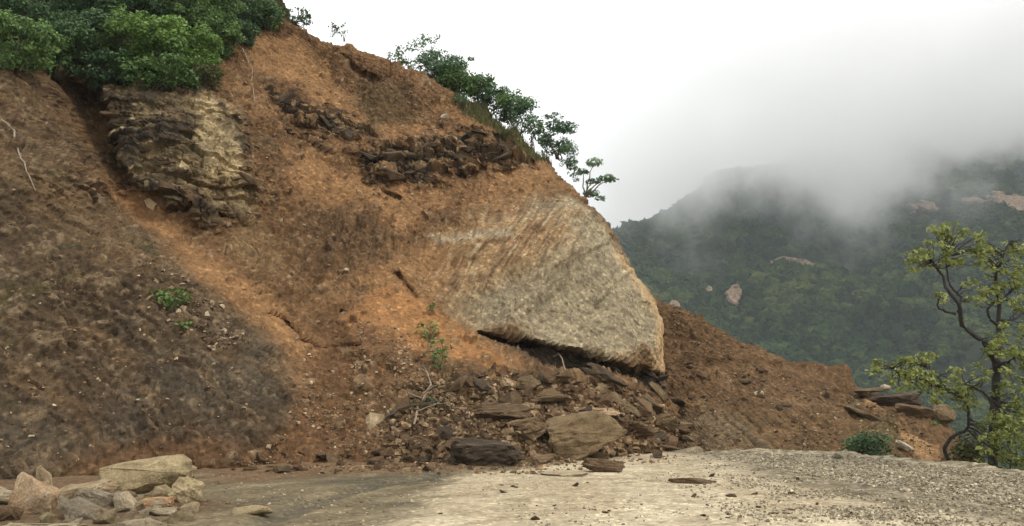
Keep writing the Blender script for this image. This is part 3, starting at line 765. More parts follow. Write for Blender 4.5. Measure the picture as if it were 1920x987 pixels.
gc = lay(gc, (.12, .102, .072), sstep(.05, .5, g3 + .4 * g2)); gc = lay(gc, (.42, .37, .27), sstep(.15, .5, -g3 + .2 * g2) * .8)
rc = rc * (1 - grav[..., None]) + gc * grav[..., None]
rc = lay(rc, (.135, .085, .047), apron * np.clip(.75 + .6 * g3, 0, 1) * .85)
rc = lay(rc, (.095, .070, .040), sstep(.1, .8, esd))
i3 = np.arange(GX.size).reshape(GX.shape)
q3 = np.stack([i3[:-1, :-1], i3[:-1, 1:], i3[1:, 1:], i3[1:, :-1]], -1).reshape(-1, 4)
V3 = np.stack([GX.ravel(), GY.ravel(), GZ.ravel()], 1)
road = link('dirt_road', np_mesh('dirt_road', V3, q3, M_road, True, np.clip(rc, .01, .85).reshape(-1, 3)))
tag(road, kind='structure')
road_bvh = BVHTree.FromPolygons([tuple(v) for v in V3], [tuple(q) for q in q3])
ALL = [hill_bvh, fan_bvh, road_bvh]
print('road')

# ------------------------------------------------------------------ valley and the mountain across it
tx = np.unique(np.concatenate([np.linspace(-2600, -500, 20), np.linspace(-500, 40, 60), np.linspace(40, 640, 200), np.linspace(640, 2600, 50)]))
ty = np.unique(np.concatenate([np.linspace(-2200, 0, 20), np.linspace(0, 240, 60), np.linspace(240, 980, 230), np.linspace(980, 2600, 40)]))
TX, TY = np.meshgrid(tx, ty)
def terrain(x, y):
    right = np.clip(x - 12, 0, None); back = np.clip(y - 46, 0, None)
    near = -4 - .62 * np.clip(right + .8 * back + .5 * np.clip(-y - 20, 0, None), 0, 150) - .0 * x
    w1 = fbm(x, y, 0 * x, 260, 3, 141); w2 = fbm(x, y, 0 * x, 90, 4, 142); w3 = fbm(x, y, 0 * x, 28, 3, 143)
    spur = np.abs(vnoise(x / 95 + .35 * y / 95 + .4 * w1, y / 420, 0 * x, 144))       # gullies running down the slope
    ramp = np.clip(y - 250 + 70 * w1 + .10 * (x - 200), 0, None)
    mount = -96 + .56 * ramp + 20 * w1 + 46 * (spur - .35) * sstep(20, 200, ramp) + 11 * w2 + 4 * w3
    mount = mount + 16 * sstep(.1, .5, w2) * sstep(40, 200, ramp)
    crest = 128 + .42 * (x - 72) + 14 * w2 + 9 * w3
    crest = np.minimum(crest, 330)
    k = 14.0
    h = np.clip(.5 + .5 * (crest - mount) / k, 0, 1)
    m2 = crest * (1 - h) + mount * h - k * h * (1 - h)
    behind = np.clip(mount - crest, 0, None)
    m2 = m2 - .25 * behind * sstep(0, 60, behind)
    m2 = np.maximum(m2, -97 + 3 * w2)
    return np.where(y > 120, np.maximum(near, m2), near)
TZ = terrain(TX, TY)
# bare cliffs where the forest has fallen away
CLIFFS = [(1473, 497, 46, 14), (1340, 560, 15, 34), (1262, 572, 12, 12), (1890, 382, 40, 26), (1725, 392, 22, 14), (1812, 380, 22, 10), (1768, 360, 12, 8)]
def pix(x, y, z):
    dz = z - EYE; f = y * math.cos(PITCH) + dz * math.sin(PITCH); up = -y * math.sin(PITCH) + dz * math.cos(PITCH)
    return PW / 2 + FPX * x / f, PH / 2 - FPX * up / f
far_bvh = None
i4 = np.arange(TX.size).reshape(TX.shape)
q4 = np.stack([i4[:-1, :-1], i4[:-1, 1:], i4[1:, 1:], i4[1:, :-1]], -1).reshape(-1, 4)
V4 = np.stack([TX.ravel(), TY.ravel(), TZ.ravel()], 1)
far_bvh = BVHTree.FromPolygons([tuple(v) for v in V4], [tuple(q) for q in q4])
cliff_pts = []
for px, py, w, h in CLIFFS:
    r_ = hit(px, py, [far_bvh])
    if r_: cliff_pts.append((r_[0], w * r_[0].y / FPX, h * r_[0].y / FPX))
def cliff_mask(x, y, z):
    m = np.zeros(np.shape(x))
    for c, rx, rz in cliff_pts:
        wob = fbm(x, y, z, 14, 3, 151)
        r_ = np.sqrt(((x - c.x) / rx) ** 2 + ((z - c.z) / rz) ** 2 + ((y - c.y + 4) / (30 + 3 * rz)) ** 2) + .55 * wob
        m = np.maximum(m, sstep(1.05, .6, r_))
    return m
tn = fbm(TX, TY, TZ, 60, 4, 152)
tcol = np.broadcast_to(np.array([.018, .026, .010]), TX.shape + (3,)).copy()
tcol = lay(tcol, (.035, .040, .016), sstep(0, .5, tn)); tcol = lay(tcol, (.055, .042, .026), sstep(.35, .6, fbm(TX, TY, TZ, 25, 3, 153)) * .5)
mountain = link('mountain_terrain', np_mesh('mountain_terrain', V4, q4, M_far, True, tcol.reshape(-1, 3)))
tag(mountain, kind='structure')
# cliffs as blocks of broken rock standing out of the slope
M_cliff = mat_rock('pink_cliff_rock', (.07, .050, .034), (.22, .150, .098), (.45, .325, .22), 0.2, 0.5)
rng = np.random.default_rng(7)
for ci, (c, rx, rz) in enumerate(cliff_pts):
    n1_, n2_ = max(16, int(rx / .5)), max(16, int(rz / .5))
    uu, vv = np.meshgrid(np.linspace(-1.15, 1.15, n1_), np.linspace(-1.2, 1.2, n2_))
    x_ = c.x + uu * rx; z_ = c.z + vv * rz
    gy_ = np.empty_like(x_)
    base_y = np.array([[(lambda h_: h_[0].y if h_[0] is not None else c.y)(far_bvh.ray_cast(Vector((float(a_), 120.0, float(b_))), Vector((0, 1, 0)))) for a_, b_ in zip(ra_, rb2)] for ra_, rb2 in zip(x_, z_)])
    base_y = np.minimum(base_y, c.y + 25)
    rr = np.sqrt(uu ** 2 + vv ** 2) + .7 * fbm(x_, 0 * x_, z_ * .6, 5, 4, 160 + ci)
    y_ = base_y - 9 * sstep(1.1, .8, rr) + 3 * sstep(1.0, 1.2, rr) - 3.0 * np.abs(fbm(x_, 0 * x_, z_ * .35, 4, 4, 170 + ci)) + 2.2 * strata(z_ + 2 * fbm(x_, 0 * x_, z_, 12, 2, 3), x_ * .12, 3.2, 171)
    ii = np.arange(x_.size).reshape(x_.shape)
    qq = np.stack([ii[:-1, :-1], ii[:-1, 1:], ii[1:, 1:], ii[1:, :-1]], -1).reshape(-1, 4)
    keep = (rr.ravel()[qq] < 1.15).all(1)
    if keep.sum() < 4: continue
    used, inv = np.unique(qq[keep].ravel(), return_inverse=True)
    link('cliff', np_mesh('cliff', np.stack([x_.ravel(), y_.ravel(), z_.ravel()], 1)[used], inv.reshape(-1, 4), M_cliff), mountain)

# forest on the mountain, one mass: crowns instanced on a scatter of points
NF = 70000
rx_ = rng.uniform(30, 620, NF * 3); ry_ = rng.uniform(130, 980, NF * 3)
keep = (rx_ / ry_ > .055) & (rx_ / ry_ < .66)
rx_, ry_ = rx_[keep][:NF], ry_[keep][:NF]
rz_ = terrain(rx_, ry_)
thin = fbm(rx_, ry_, 0 * rx_, 45, 3, 181)
keep = ((cliff_mask(rx_, ry_, rz_) < .4) | (rng.random(len(rx_)) < .08)) & (thin + rng.uniform(-.5, .5, len(rx_)) > -.55)
rx_, ry_, rz_, thin = rx_[keep], ry_[keep], rz_[keep], thin[keep]
fsz = (1.0 + 3.4 * rng.random(len(rx_)) ** 2.2) * (1.0 + .6 * thin) * np.where(rng.random(len(rx_)) < .06, 1.5, 1)
fsz = np.clip(fsz, .9, 5.5)
me = bpy.data.meshes.new('forest'); me.vertices.add(len(rx_))
me.vertices.foreach_set('co', np.stack([rx_, ry_, rz_ + fsz * .45], 1).astype(np.float32).ravel())
a = me.attributes.new('crown_size', 'FLOAT', 'POINT'); a.data.foreach_set('value', fsz.astype(np.float32))
def forest_mat():
    m, N, L = new_mat('forest_crown')
    oi = N.new('ShaderNodeObjectInfo'); geo = N.new('ShaderNodeNewGeometry')
    n = noise_node(N, L, geo.outputs['Position'], .018, 4, .65)
    ad = N.new('ShaderNodeMath'); ad.operation = 'MULTIPLY_ADD'; ad.inputs[1].default_value = .45
    L.new(oi.outputs['Random'], ad.inputs[0]); L.new(n.outputs['Fac'], ad.inputs[2])
    r = ramp_node(N, [(.35, (.005, .011, .004)), (.60, (.014, .028, .009)), (.84, (.036, .056, .015)), (1.0, (.075, .09, .026))]); L.new(ad.outputs[0], r.inputs['Fac'])
    n2 = noise_node(N, L, geo.outputs['Position'], .9, 4, .7)
    r2 = ramp_node(N, [(.3, (.6, .6, .6)), (.7, (1.4, 1.4, 1.4))]); L.new(n2.outputs['Fac'], r2.inputs['Fac'])
    c = mul_node(N, L, r.outputs['Color'], r2.outputs['Color'])
    p = N.new('ShaderNodeBsdfDiffuse'); L.new(c, p.inputs['Color'])
    o = N.new('ShaderNodeOutputMaterial'); L.new(p.outputs[0], o.inputs['Surface'])
    return m
M_forest = forest_mat()
forest = link('forest', me); tag(forest, 'dense dark green forest covering the misty mountain across the valley', 'forest', kind='stuff')
ng = bpy.data.node_groups.new('forest_scatter', 'GeometryNodeTree')
ng.interface.new_socket('Geometry', in_out='INPUT', socket_type='NodeSocketGeometry')
ng.interface.new_socket('Geometry', in_out='OUTPUT', socket_type='NodeSocketGeometry')
N, L = ng.nodes, ng.links
gi = N.new('NodeGroupInput'); go = N.new('NodeGroupOutput')
ico = N.new('GeometryNodeMeshIcoSphere'); ico.inputs['Subdivisions'].default_value = 3
sp = N.new('GeometryNodeSetPosition'); pos = N.new('GeometryNodeInputPosition')
nt = N.new('ShaderNodeTexNoise'); nt.inputs['Scale'].default_value = 1.7; nt.inputs['Detail'].default_value = 4; nt.inputs['Roughness'].default_value = .65
sb_ = N.new('ShaderNodeVectorMath'); sb_.operation = 'SUBTRACT'; sb_.inputs[1].default_value = (.5, .5, .5)
scn = N.new('ShaderNodeVectorMath'); scn.operation = 'SCALE'; scn.inputs['Scale'].default_value = 2.6
L.new(pos.outputs[0], nt.inputs['Vector']); L.new(nt.outputs['Color'], sb_.inputs[0]); L.new(sb_.outputs[0], scn.inputs[0])
L.new(ico.outputs['Mesh'], sp.inputs['Geometry']); L.new(scn.outputs[0], sp.inputs['Offset'])
smt = N.new('GeometryNodeSetMaterial'); smt.inputs['Material'].default_value = M_forest
L.new(sp.outputs[0], smt.inputs['Geometry'])
iop = N.new('GeometryNodeInstanceOnPoints')
L.new(gi.outputs[0], iop.inputs['Points']); L.new(smt.outputs[0], iop.inputs['Instance'])
rv = N.new('FunctionNodeRandomValue'); rv.data_type = 'FLOAT_VECTOR'
rv.inputs[0].default_value = (-.5, -.5, 0); rv.inputs[1].default_value = (.5, .5, 6.28)
L.new(rv.outputs[0], iop.inputs['Rotation'])
na = N.new('GeometryNodeInputNamedAttribute'); na.data_type = 'FLOAT'; na.inputs['Name'].default_value = 'crown_size'
L.new(na.outputs['Attribute'], iop.inputs['Scale'])
L.new(iop.outputs[0], go.inputs[0])
md = forest.modifiers.new('scatter', 'NODES'); md.node_group = ng
print('forest', len(rx_))

# ------------------------------------------------------------------ cloud lying on the mountain, and the damp air
def box(name, lo, hi, mat):
    v = [(x, y, z) for x in (lo[0], hi[0]) for y in (lo[1], hi[1]) for z in (lo[2], hi[2])]
    f = [(0, 1, 3, 2), (4, 6, 7, 5), (0, 4, 5, 1), (2, 3, 7, 6), (0, 2, 6, 4), (1, 5, 7, 3)]
    return link(name, np_mesh(name, v, f, mat))
def cloud_mat():
    m, N, L = new_mat('cloud_vapour')
    tc = N.new('ShaderNodeTexCoord'); sp = N.new('ShaderNodeSeparateXYZ'); L.new(tc.outputs['Object'], sp.inputs[0])
    def math_(op, a, b=None, c=None, clamp=False):
        n = N.new('ShaderNodeMath'); n.operation = op; n.use_clamp = clamp
        for i, v in enumerate((a, b, c)):
            if v is None: continue
            if isinstance(v, (int, float)): n.inputs[i].default_value = v
            else: L.new(v, n.inputs[i])
        return n.outputs[0]
    def mrange(v, a, b):
        n = N.new('ShaderNodeMapRange'); n.interpolation_type = 'SMOOTHSTEP'
        n.inputs['From Min'].default_value = a; n.inputs['From Max'].default_value = b
        L.new(v, n.inputs['Value']); return n.outputs[0]
    n1 = noise_node(N, L, tc.outputs['Object'], 1 / 170, 5, .55)
    n2 = noise_node(N, L, tc.outputs['Object'], 1 / 48, 4, .65)
    nn = math_('MULTIPLY_ADD', n2.outputs['Fac'], .75, math_('MULTIPLY', n1.outputs['Fac'], 1.0))   # about .72 mean
    wob = math_('MULTIPLY', math_('SUBTRACT', nn, .87), 260)
    base = math_('MULTIPLY_ADD', math_('MAXIMUM', math_('SUBTRACT', sp.outputs['X'], 90), 0), CLOUD_TILT, CLOUD_BASE)
    hgt = math_('ADD', math_('SUBTRACT', sp.outputs['Z'], base), wob)
    den = mrange(hgt, 8, 80)
    lid = math_('SUBTRACT', 1.0, mrange(hgt, 60, 230))
    den = math_('MULTIPLY', math_('MULTIPLY', den, den), lid)
    den = math_('MULTIPLY', den, mrange(sp.outputs['X'], -10, 170))
    den = math_('MULTIPLY', den, mrange(sp.outputs['Y'], 330, 520))
    top = math_('SUBTRACT', 1.0, mrange(sp.outputs['Z'], 300, 400))
    den = math_('MULTIPLY', math_('MULTIPLY', den, top), CLOUD_DENS)
    v = N.new('ShaderNodeVolumePrincipled'); v.inputs['Color'].default_value = (.995, .996, 1.0, 1)
    v.inputs['Anisotropy'].default_value = .55
    L.new(den, v.inputs['Density'])
    o = N.new('ShaderNodeOutputMaterial'); L.new(v.outputs[0], o.inputs['Volume'])
    return m
CLOUD_BASE, CLOUD_TILT, CLOUD_DENS = 76.0, .27, .017
cloud = box('cloud_bank', (-40, 320, 60), (900, 1100, 410), cloud_mat())
tag(cloud, 'pale grey cloud bank hiding the top of the mountain', 'cloud', kind='stuff')
m, N, L = new_mat('damp_air')
v = N.new('ShaderNodeVolumePrincipled'); v.inputs['Color'].default_value = (.86, .95, 1.0, 1); v.inputs['Density'].default_value = .00020
o = N.new('ShaderNodeOutputMaterial'); L.new(v.outputs[0], o.inputs['Volume'])
haze = box('haze', (-2700, -2300, float(TZ.min()) - 1), (2700, 2700, 430), m)
tag(haze, 'thin pale haze filling the valley air', 'haze', kind='stuff')
#@@PART3
# ------------------------------------------------------------------ rocks
def ico(sub):
    bm = bmesh.new(); bmesh.ops.create_icosphere(bm, subdivisions=sub, radius=1.0)
    V = np.array([v.co[:] for v in bm.verts]); F = np.array([[v.index for v in f.verts] for f in bm.faces]); bm.free()
    return V, F
def rock_arrays(seed, sub=4, planes=13, boxy=0.5, rough=0.05, bed=0.0):
    """a broken block: the hull of a few points, its facets then roughened; fills the unit cube"""
    r = np.random.default_rng(seed); n = planes + 3
    q = r.uniform(-1, 1, (n, 3)); q /= (np.abs(q) ** (2 + 6 * boxy)).sum(1, keepdims=True) ** (1 / (2 + 6 * boxy))
    q *= r.uniform(.78, 1.0, (n, 1))
    bm = bmesh.new()
    for v in q: bm.verts.new(v)
    bmesh.ops.convex_hull(bm, input=bm.verts)
    bmesh.ops.delete(bm, geom=[v for v in bm.verts if not v.link_faces], context='VERTS')
    if sub > 2:
        bmesh.ops.bevel(bm, geom=list(bm.edges), offset=.045, segments=1, affect='EDGES')
        bmesh.ops.triangulate(bm, faces=bm.faces)
        for _ in range(3 if bed else 2):
            bmesh.ops.subdivide_edges(bm, edges=[e for e in bm.edges if e.calc_length() > .13], cuts=1)
            bmesh.ops.triangulate(bm, faces=bm.faces)
    bm.normal_update(); bm.verts.index_update()
    P = np.array([v.co[:] for v in bm.verts]); Nv = np.array([v.normal[:] for v in bm.verts])
    F = np.array([[v.index for v in f.verts] for f in bm.faces]); bm.free()
    if sub > 2:
        nz = fbm(P[:, 0] + seed, P[:, 1], P[:, 2], .5, 4, seed % 97) * rough * 1.9 + 1.0 * rough * fbm(P[:, 0], P[:, 1] + seed, P[:, 2], .14, 2, 5)
        P = P + Nv * nz[:, None]
        if bed:
            s = P[:, 2] + .08 * fbm(P[:, 0], P[:, 1], P[:, 2], .8, 2, 4)
            P[:, :2] *= (1 + 1.3 * bed * strata(s, P[:, 0], .2, seed % 31))[:, None]
    lo, hi = P.min(0), P.max(0)
    return (P - (lo + hi) / 2) / (hi - lo), F
def rock_mesh(name, seed, mat, sub=4, planes=13, boxy=.5, rough=.05, bed=0.0, size=(1, 1, 1)):
    P, F = rock_arrays(seed, sub, planes, boxy, rough, bed)
    return np_mesh(name, P * np.array(size), F, mat, False)

def put_rock(name, px, py, w, h, mat, label, cat='rock', deep=.8, roll=0.0, yaw=0.0, tilt=0.0, sink=.08, seed=1, boxy=.5, bed=0.0, rough=.075,
             Y=None, group=None, sub=4, planes=13, parent=None):
    """w, h as seen; py is the foot of the stone"""
    if Y is None:
        r_ = hit(px, py, ALL); p = r_[0] if r_ else on_ground(px, py)
    else: p = at(px, py, Y)
    s = p.y / FPX; W, H = w * s, h * s
    me = rock_mesh(name, seed, mat, sub, planes, boxy, rough, bed, (W, W * deep, H))
    o = link(name, me, parent)
    o.location = (p.x, p.y + W * deep * .25, p.z + H * (.5 - sink))
    o.rotation_euler = (math.radians(tilt), math.radians(roll), math.radians(yaw))
    if parent is None:
        tag(o, label, cat, group); HERO.append((px, py - h / 2, label))
    return o
HERO = []

M_cream = mat_rock('cream_sandstone', (.26, .20, .125), (.42, .34, .225), (.55, .46, .32))
M_tan2 = mat_rock('weathered_tan_rock', (.085, .058, .031), (.18, .128, .070), (.28, .205, .118), 0.3)
# the pile at the lower left corner
put_rock('boulder', 262, 925, 165, 66, M_olive, 'long olive-tan boulder, biggest of the pile at the lower left', 'boulder', .7, roll=-7, yaw=8, seed=11, boxy=.35, rough=.06)
put_rock('stone', 52, 985, 92, 92, M_peach, 'large peach-coloured rounded rock at the near end of the pile', 'rock', .55, roll=18, yaw=-12, seed=21, boxy=.6, Y=12.9)
put_rock('stone', 77, 945, 27, 76, M_tan, 'narrow tan stone standing upright behind the peach rock', 'rock', .9, roll=-8, yaw=20, seed=31, boxy=.8, Y=14.8)
put_rock('stone_slab', 150, 940, 118, 34, M_tan, 'low brown slab between upright stone and long boulder', 'rock', .8, roll=-10, seed=41, boxy=.6, Y=15.0)
put_rock('stone', 346, 944, 58, 50, M_olive, 'pale olive streaked rock at the right end of the pile', 'rock', .8, roll=22, yaw=15, seed=51, boxy=.5, bed=.05)
put_rock('stone', 178, 972, 84, 56, M_grey, 'grey angular rock in the middle of the pile', 'rock', .8, roll=25, yaw=10, seed=61, boxy=.6, Y=13.4)
put_rock('stone', 228, 975, 46, 54, M_cream, 'pale rounded rock beside the orange one in the pile', 'rock', .9, roll=-15, seed=71, boxy=.3, Y=13.3)
put_rock('stone', 280, 962, 74, 30, M_orange, 'small flat orange rock in the pile', 'rock', .7, roll=0, seed=81, boxy=.7, Y=13.6)
put_rock('stone_slab', 292, 985, 76, 32, M_cream, 'off-white flat rock below the orange one', 'rock', .8, roll=-8, yaw=-10, seed=91, boxy=.5, Y=12.8)
put_rock('stone_slab', 165, 1000, 130, 50, M_grey, 'pale grey sloping slab low in the pile', 'rock', .7, roll=20, seed=101, boxy=.6, Y=12.4)
put_rock('stone_slab', 85, 1012, 170, 34, M_cream, 'cream slab cut off by the bottom edge, nearest of the pile', 'rock', .6, roll=0, seed=111, boxy=.7, Y=11.6)
put_rock('stone', 252, 1015, 100, 44, M_cream, 'cream rock cut off by the bottom edge, right of the cream slab', 'rock', .7, roll=5, seed=121, boxy=.5, Y=11.7)
put_rock('stone_slab', 108, 975, 90, 30, M_grey, 'leaning grey slab right behind the peach rock', 'rock', .7, roll=38, seed=131, boxy=.7, Y=13.7)
put_rock('stone', -4, 945, 50, 32, M_cream, 'pale stone at the left edge above the peach rock', 'rock', .8, roll=10, seed=141, Y=14.0)
put_rock('stone', -8, 1005, 66, 62, M_brown, 'shaded brown rock at the left edge below the peach rock', 'rock', .8, roll=10, seed=151, Y=12.3)
put_rock('stone', 212, 948, 74, 30, M_brown, 'dark flat stone wedged under the long boulder', 'rock', .9, roll=8, seed=152, Y=14.6)
put_rock('stone_slab', 470, 964, 78, 20, M_olive, 'half-buried flat stone on the damp track right of the pile', 'rock', .6, roll=-4, seed=161, sink=.3)
# loose stones of the heap at the foot of the cut
put_rock('boulder', 905, 888, 148, 66, M_dark, 'big dark layered block at the road edge, nearest of the slide', 'boulder', .7, roll=3, yaw=-14, seed=205, boxy=.75, bed=.07, rough=.08, Y=21.4)
put_rock('boulder', 1086, 858, 176, 88, M_tan2, 'largest tan block of the heap, leaning with a broad flat face', 'boulder', .6, roll=-12, yaw=12, seed=221, boxy=.55, bed=.03, rough=.07, Y=23.6)
put_rock('boulder', 986, 818, 84, 46, M_brown, 'brown block resting left of the largest tan block', 'rock', .8, roll=-14, seed=231, boxy=.5, bed=.05, sink=.28)
put_rock('stone_slab', 945, 790, 112, 46, M_brown, 'wide brown layered slab above the brown block', 'rock', .6, roll=-4, seed=241, boxy=.7, bed=.09, sink=.28)
put_rock('boulder', 1036, 716, 50, 28, M_brown, 'brown rock under the overhang beside the leaning stick', 'rock', .8, roll=6, seed=251, boxy=.4, sink=.28)
put_rock('boulder', 990, 728, 50, 32, M_tan2, 'tan angular rock just below the orange soil tongue', 'rock', .8, roll=-18, seed=261, boxy=.6, sink=.28)
put_rock('stone_slab', 1132, 886, 84, 26, M_brown, 'dark brown flat block lying alone on the pale road', 'rock', .6, roll=4, yaw=-8, seed=271, boxy=.7, bed=.06)
put_rock('stone_slab', 1300, 907, 92, 11, M_brown, 'long thin brown stone lying flat on the road', 'rock', .35, roll=3, yaw=-4, seed=281, boxy=.85)
put_rock('stone_slab', 1255, 846, 40, 11, M_brown, 'thin reddish slab near the corner of the cut', 'rock', .6, roll=4, seed=291, boxy=.8)
put_rock('stone', 1234, 860, 20, 16, M_dark, 'small dark cube-like stone in front of the thin reddish slab', 'rock', .8, seed=301, boxy=.8)
put_rock('stone_slab', 1010, 752, 130, 14, M_tan2, 'long pale ledge-like slab across the upper heap', 'rock', .5, roll=-3, seed=311, boxy=.8, sink=.28)
put_rock('stone_slab', 1108, 776, 110, 16, M_peach, 'pinkish slab lying on top of the largest tan block', 'rock', .5, roll=2, seed=321, boxy=.8, sink=.28)
put_rock('boulder', 868, 718, 56, 28, M_dusty, 'brown flat rock high on the left of the heap', 'rock', .7, roll=8, seed=331, boxy=.6, sink=.28)
put_rock('stone_slab', 1190, 815, 96, 32, M_brown, 'brown layered slab right of the largest tan block', 'rock', .7, roll=-6, seed=341, boxy=.7, bed=.09, sink=.28)
put_rock('boulder', 1240, 800, 66, 34, M_tan2, 'tan block at the corner below the cut face', 'rock', .7, roll=4, seed=351, boxy=.7, bed=.05, sink=.28)
put_rock('boulder', 1290, 806, 46, 22, M_tan2, 'small tan block at the very corner of the cut', 'rock', .7, roll=0, seed=361, boxy=.7, sink=.28)
put_rock('boulder', 1195, 766, 66, 36, M_dusty, 'dull brown rock among tan beds under the overhang', 'rock', .7, roll=25, seed=371, boxy=.5, sink=.28)
for i, (px, py, w, h, ro, lb) in enumerate(((1142, 742, 66, 22, 32, 'upper tan tilted slab under the overhang'), (1172, 764, 80, 18, 30, 'middle tan tilted slab under the overhang'),
        (1212, 758, 80, 24, 36, 'tan tilted slab nearest the corner under the overhang'), (1236, 738, 50, 18, 48, 'steep tan slab against the foot of the cut face'))):
    put_rock('stone_slab', px, py, w, h, M_tan2, lb, 'rock', .5, roll=ro, seed=400 + i * 7, boxy=.75, bed=.06, sink=.3)
put_rock('stone_slab', 1060, 892, 90, 7, M_cream, 'thin pale sheet of stone beside the flat brown block', 'rock', .9, seed=431, boxy=.7, sink=.3)
put_rock('stone', 840, 846, 60, 34, M_brown, 'brown rock left of the big dark block', 'rock', .8, roll=-10, seed=441, boxy=.5, bed=.05, sink=.28)
put_rock('stone', 790, 842, 46, 30, M_brown, 'small brown rock under the fallen branch', 'rock', .8, roll=14, seed=451, boxy=.5, sink=.28)
put_rock('stone', 1010, 870, 60, 24, M_brown, 'brown rock right behind the big dark block', 'rock', .8, roll=-6, seed=461, boxy=.6, bed=.06, sink=.28)
put_rock('stone', 832, 222, 19, 12, M_pale, 'white stone lying alone high on the slide scar', 'rock', .8, seed=471)
put_rock('stone_slab', 285, 392, 36, 16, M_peach, 'pale orange slab beside the foot of the rock outcrop', 'rock', .6, roll=35, seed=481, boxy=.7)
# beyond the corner
put_rock('boulder', 1668, 772, 128, 44, M_dark, 'broad dark boulder under the tree, top of the right-hand spill', 'boulder', .8, roll=-4, seed=503, boxy=.3, Y=32.0, rough=.08, sink=.25)
put_rock('stone', 1662, 732, 18, 12, M_pale, 'small cream stone perched on the broad dark boulder', 'rock', .8, seed=511, Y=32.6)
put_rock('stone_slab', 1640, 735, 66, 8, M_tan2, 'thin tan slab left of the perched cream stone', 'rock', .6, roll=-4, seed=515, boxy=.8, Y=32.4)
put_rock('stone', 1774, 790, 44, 34, M_tan2, 'tan rock at the outer edge of the spill', 'rock', .7, roll=32, seed=521, Y=30.8)
put_rock('stone_slab', 1632, 790, 92, 15, M_tan2, 'long tilted tan slab on the rib of the spill', 'rock', .5, roll=32, seed=531, boxy=.8)
put_rock('stone_slab', 1702, 845, 46, 12, M_pale, 'cream tilted slab lower down the rib of the spill', 'rock', .5, roll=32, seed=541, boxy=.7)
put_rock('boulder', 1716, 784, 66, 26, M_brown, 'brown rock right below the broad dark boulder', 'rock', .7, roll=8, seed=551, boxy=.5)
put_rock('stone', 1573, 860, 20, 13, M_pale, 'white stone on the gravel edge left of the dark shrub', 'rock', .8, seed=561)
put_rock('stone', 1424, 742, 18, 9, M_pale, 'small pale stone alone on the right-hand spill', 'rock', .8, seed=571)
print('hero rocks')

# rubble: single stones, sharing a few meshes
pool = {}
def pooled(mat, k):
    key = (mat.name, k)
    if key not in pool: pool[key] = rock_mesh('rock_piece', 900 + 13 * k, mat, 2, 11, .55, .07, .05 if k % 2 else 0)
    return pool[key]
rnd = random.Random(5)
def inside(poly, px, py):
    c = False
    for i in range(len(poly)):
        (x1, y1), (x2, y2) = poly[i], poly[i - 1]
        if (y1 > py) != (y2 > py) and px < (x2 - x1) * (py - y1) / (y2 - y1) + x1: c = not c
    return c
def pick(poly):
    xs = [p[0] for p in poly]; ys = [p[1] for p in poly]
    while True:
        px, py = rnd.uniform(min(xs), max(xs)), rnd.uniform(min(ys), max(ys))
        if inside(poly, px, py): return px, py
COLW = {'brown_shale': 'brown', 'dark_shale': 'dark', 'dusty_rock': 'dusty brown', 'tan_sandstone': 'tan', 'olive_stone': 'olive-tan', 'orange_stone': 'orange', 'cream_sandstone': 'cream', 'pale_stone': 'pale', 'grey_stone': 'grey', 'peach_sandstone': 'peach'}
LANDMARKS = [((905, 857), 'big dark block at the road edge'), ((1086, 810), 'largest tan block of the heap'), ((945, 765), 'wide brown layered slab'), ((990, 712), 'foot of the orange soil tongue'),
             ((1132, 873), 'flat brown block on the road'), ((1300, 902), 'long thin stone on the road'), ((1190, 745), 'tan tilted slabs under the overhang'), ((1250, 790), 'corner of the cut face'),
             ((800, 760), 'fallen grey branch'), ((262, 893), 'long boulder of the left pile'), ((52, 945), 'peach rock of the left pile'), ((346, 920), 'pale olive streaked rock of the left pile'), ((280, 955), 'orange rock of the left pile'),
             ((318, 560), 'green plant on the left slope'), ((1668, 750), 'broad dark boulder under the tree'), ((1424, 740), 'pale stone alone on the spill'), ((470, 955), 'half-buried stone on the damp track'),
             ((600, 870), 'foot of the brown slope'), ((1270, 700), 'upright edge of the cut face'), ((1632, 785), 'tilted tan slab on the spill'), ((1500, 690), 'top line of the brown spill'), ((960, 980), 'bottom middle of the road'),
             ((430, 865), 'low mound right of the left pile'), ((720, 870), 'middle of the slope foot'), ((1500, 960), 'gravelly right side of the road')]
def where_words(px, py):
    (lx, ly), nm = min(LANDMARKS, key=lambda m: (m[0][0] - px) ** 2 + (1.6 * (m[0][1] - py)) ** 2)
    dx, dy_ = px - lx, 1.6 * (py - ly)
    side = ('left of' if dx < 0 else 'right of') if abs(dx) > abs(dy_) else ('above' if dy_ < 0 else 'below')
    far = math.hypot(dx, dy_)
    return ('just ' if far < 45 else 'well ' if far > 120 else '') + side + ' the ' + nm
def rubble(name, poly, n, lo, hi, mats, cat, group, parent=None, flat=(.35, .8), power=2.2, bvhs=None, roll=25, sink=.15, dip=0):
    placed = 0
    for i in range(n * 4):
        if placed == n: break
        px, py = pick(poly); r_ = hit(px, py, bvhs or ALL)
        if not r_: continue
        p, nv = r_
        t_ = rnd.random() ** power; wpx = lo + (hi - lo) * t_; w = wpx * p.y / FPX
        mt = rnd.choice(mats)
        h = w * rnd.uniform(*flat)
        if parent is None:
            size = 'large' if wpx > 34 else 'mid-sized' if wpx > 19 else 'small' if wpx > 12 else 'tiny'
            lb = '%s %s %s rock %s' % (size, COLW[mt.name], 'flat' if h / w < .35 else 'blocky' if h / w > .5 else 'angular', where_words(px, py))
            if lb in USED: continue
            USED.add(lb)
        placed += 1
        o = link(name, pooled(mt, rnd.randrange(9)), parent)
        o.scale = (w, w * rnd.uniform(.6, 1.0), h)
        o.rotation_euler = (math.radians(rnd.gauss(0, 10)), math.radians(dip + rnd.gauss(0, roll)), rnd.uniform(0, 6.28) if parent is None else rnd.gauss(0, .4))
        o.location = p + nv * (h * (.5 - sink - .25))
        if parent is None: tag(o, lb, cat, group)
USED = set()
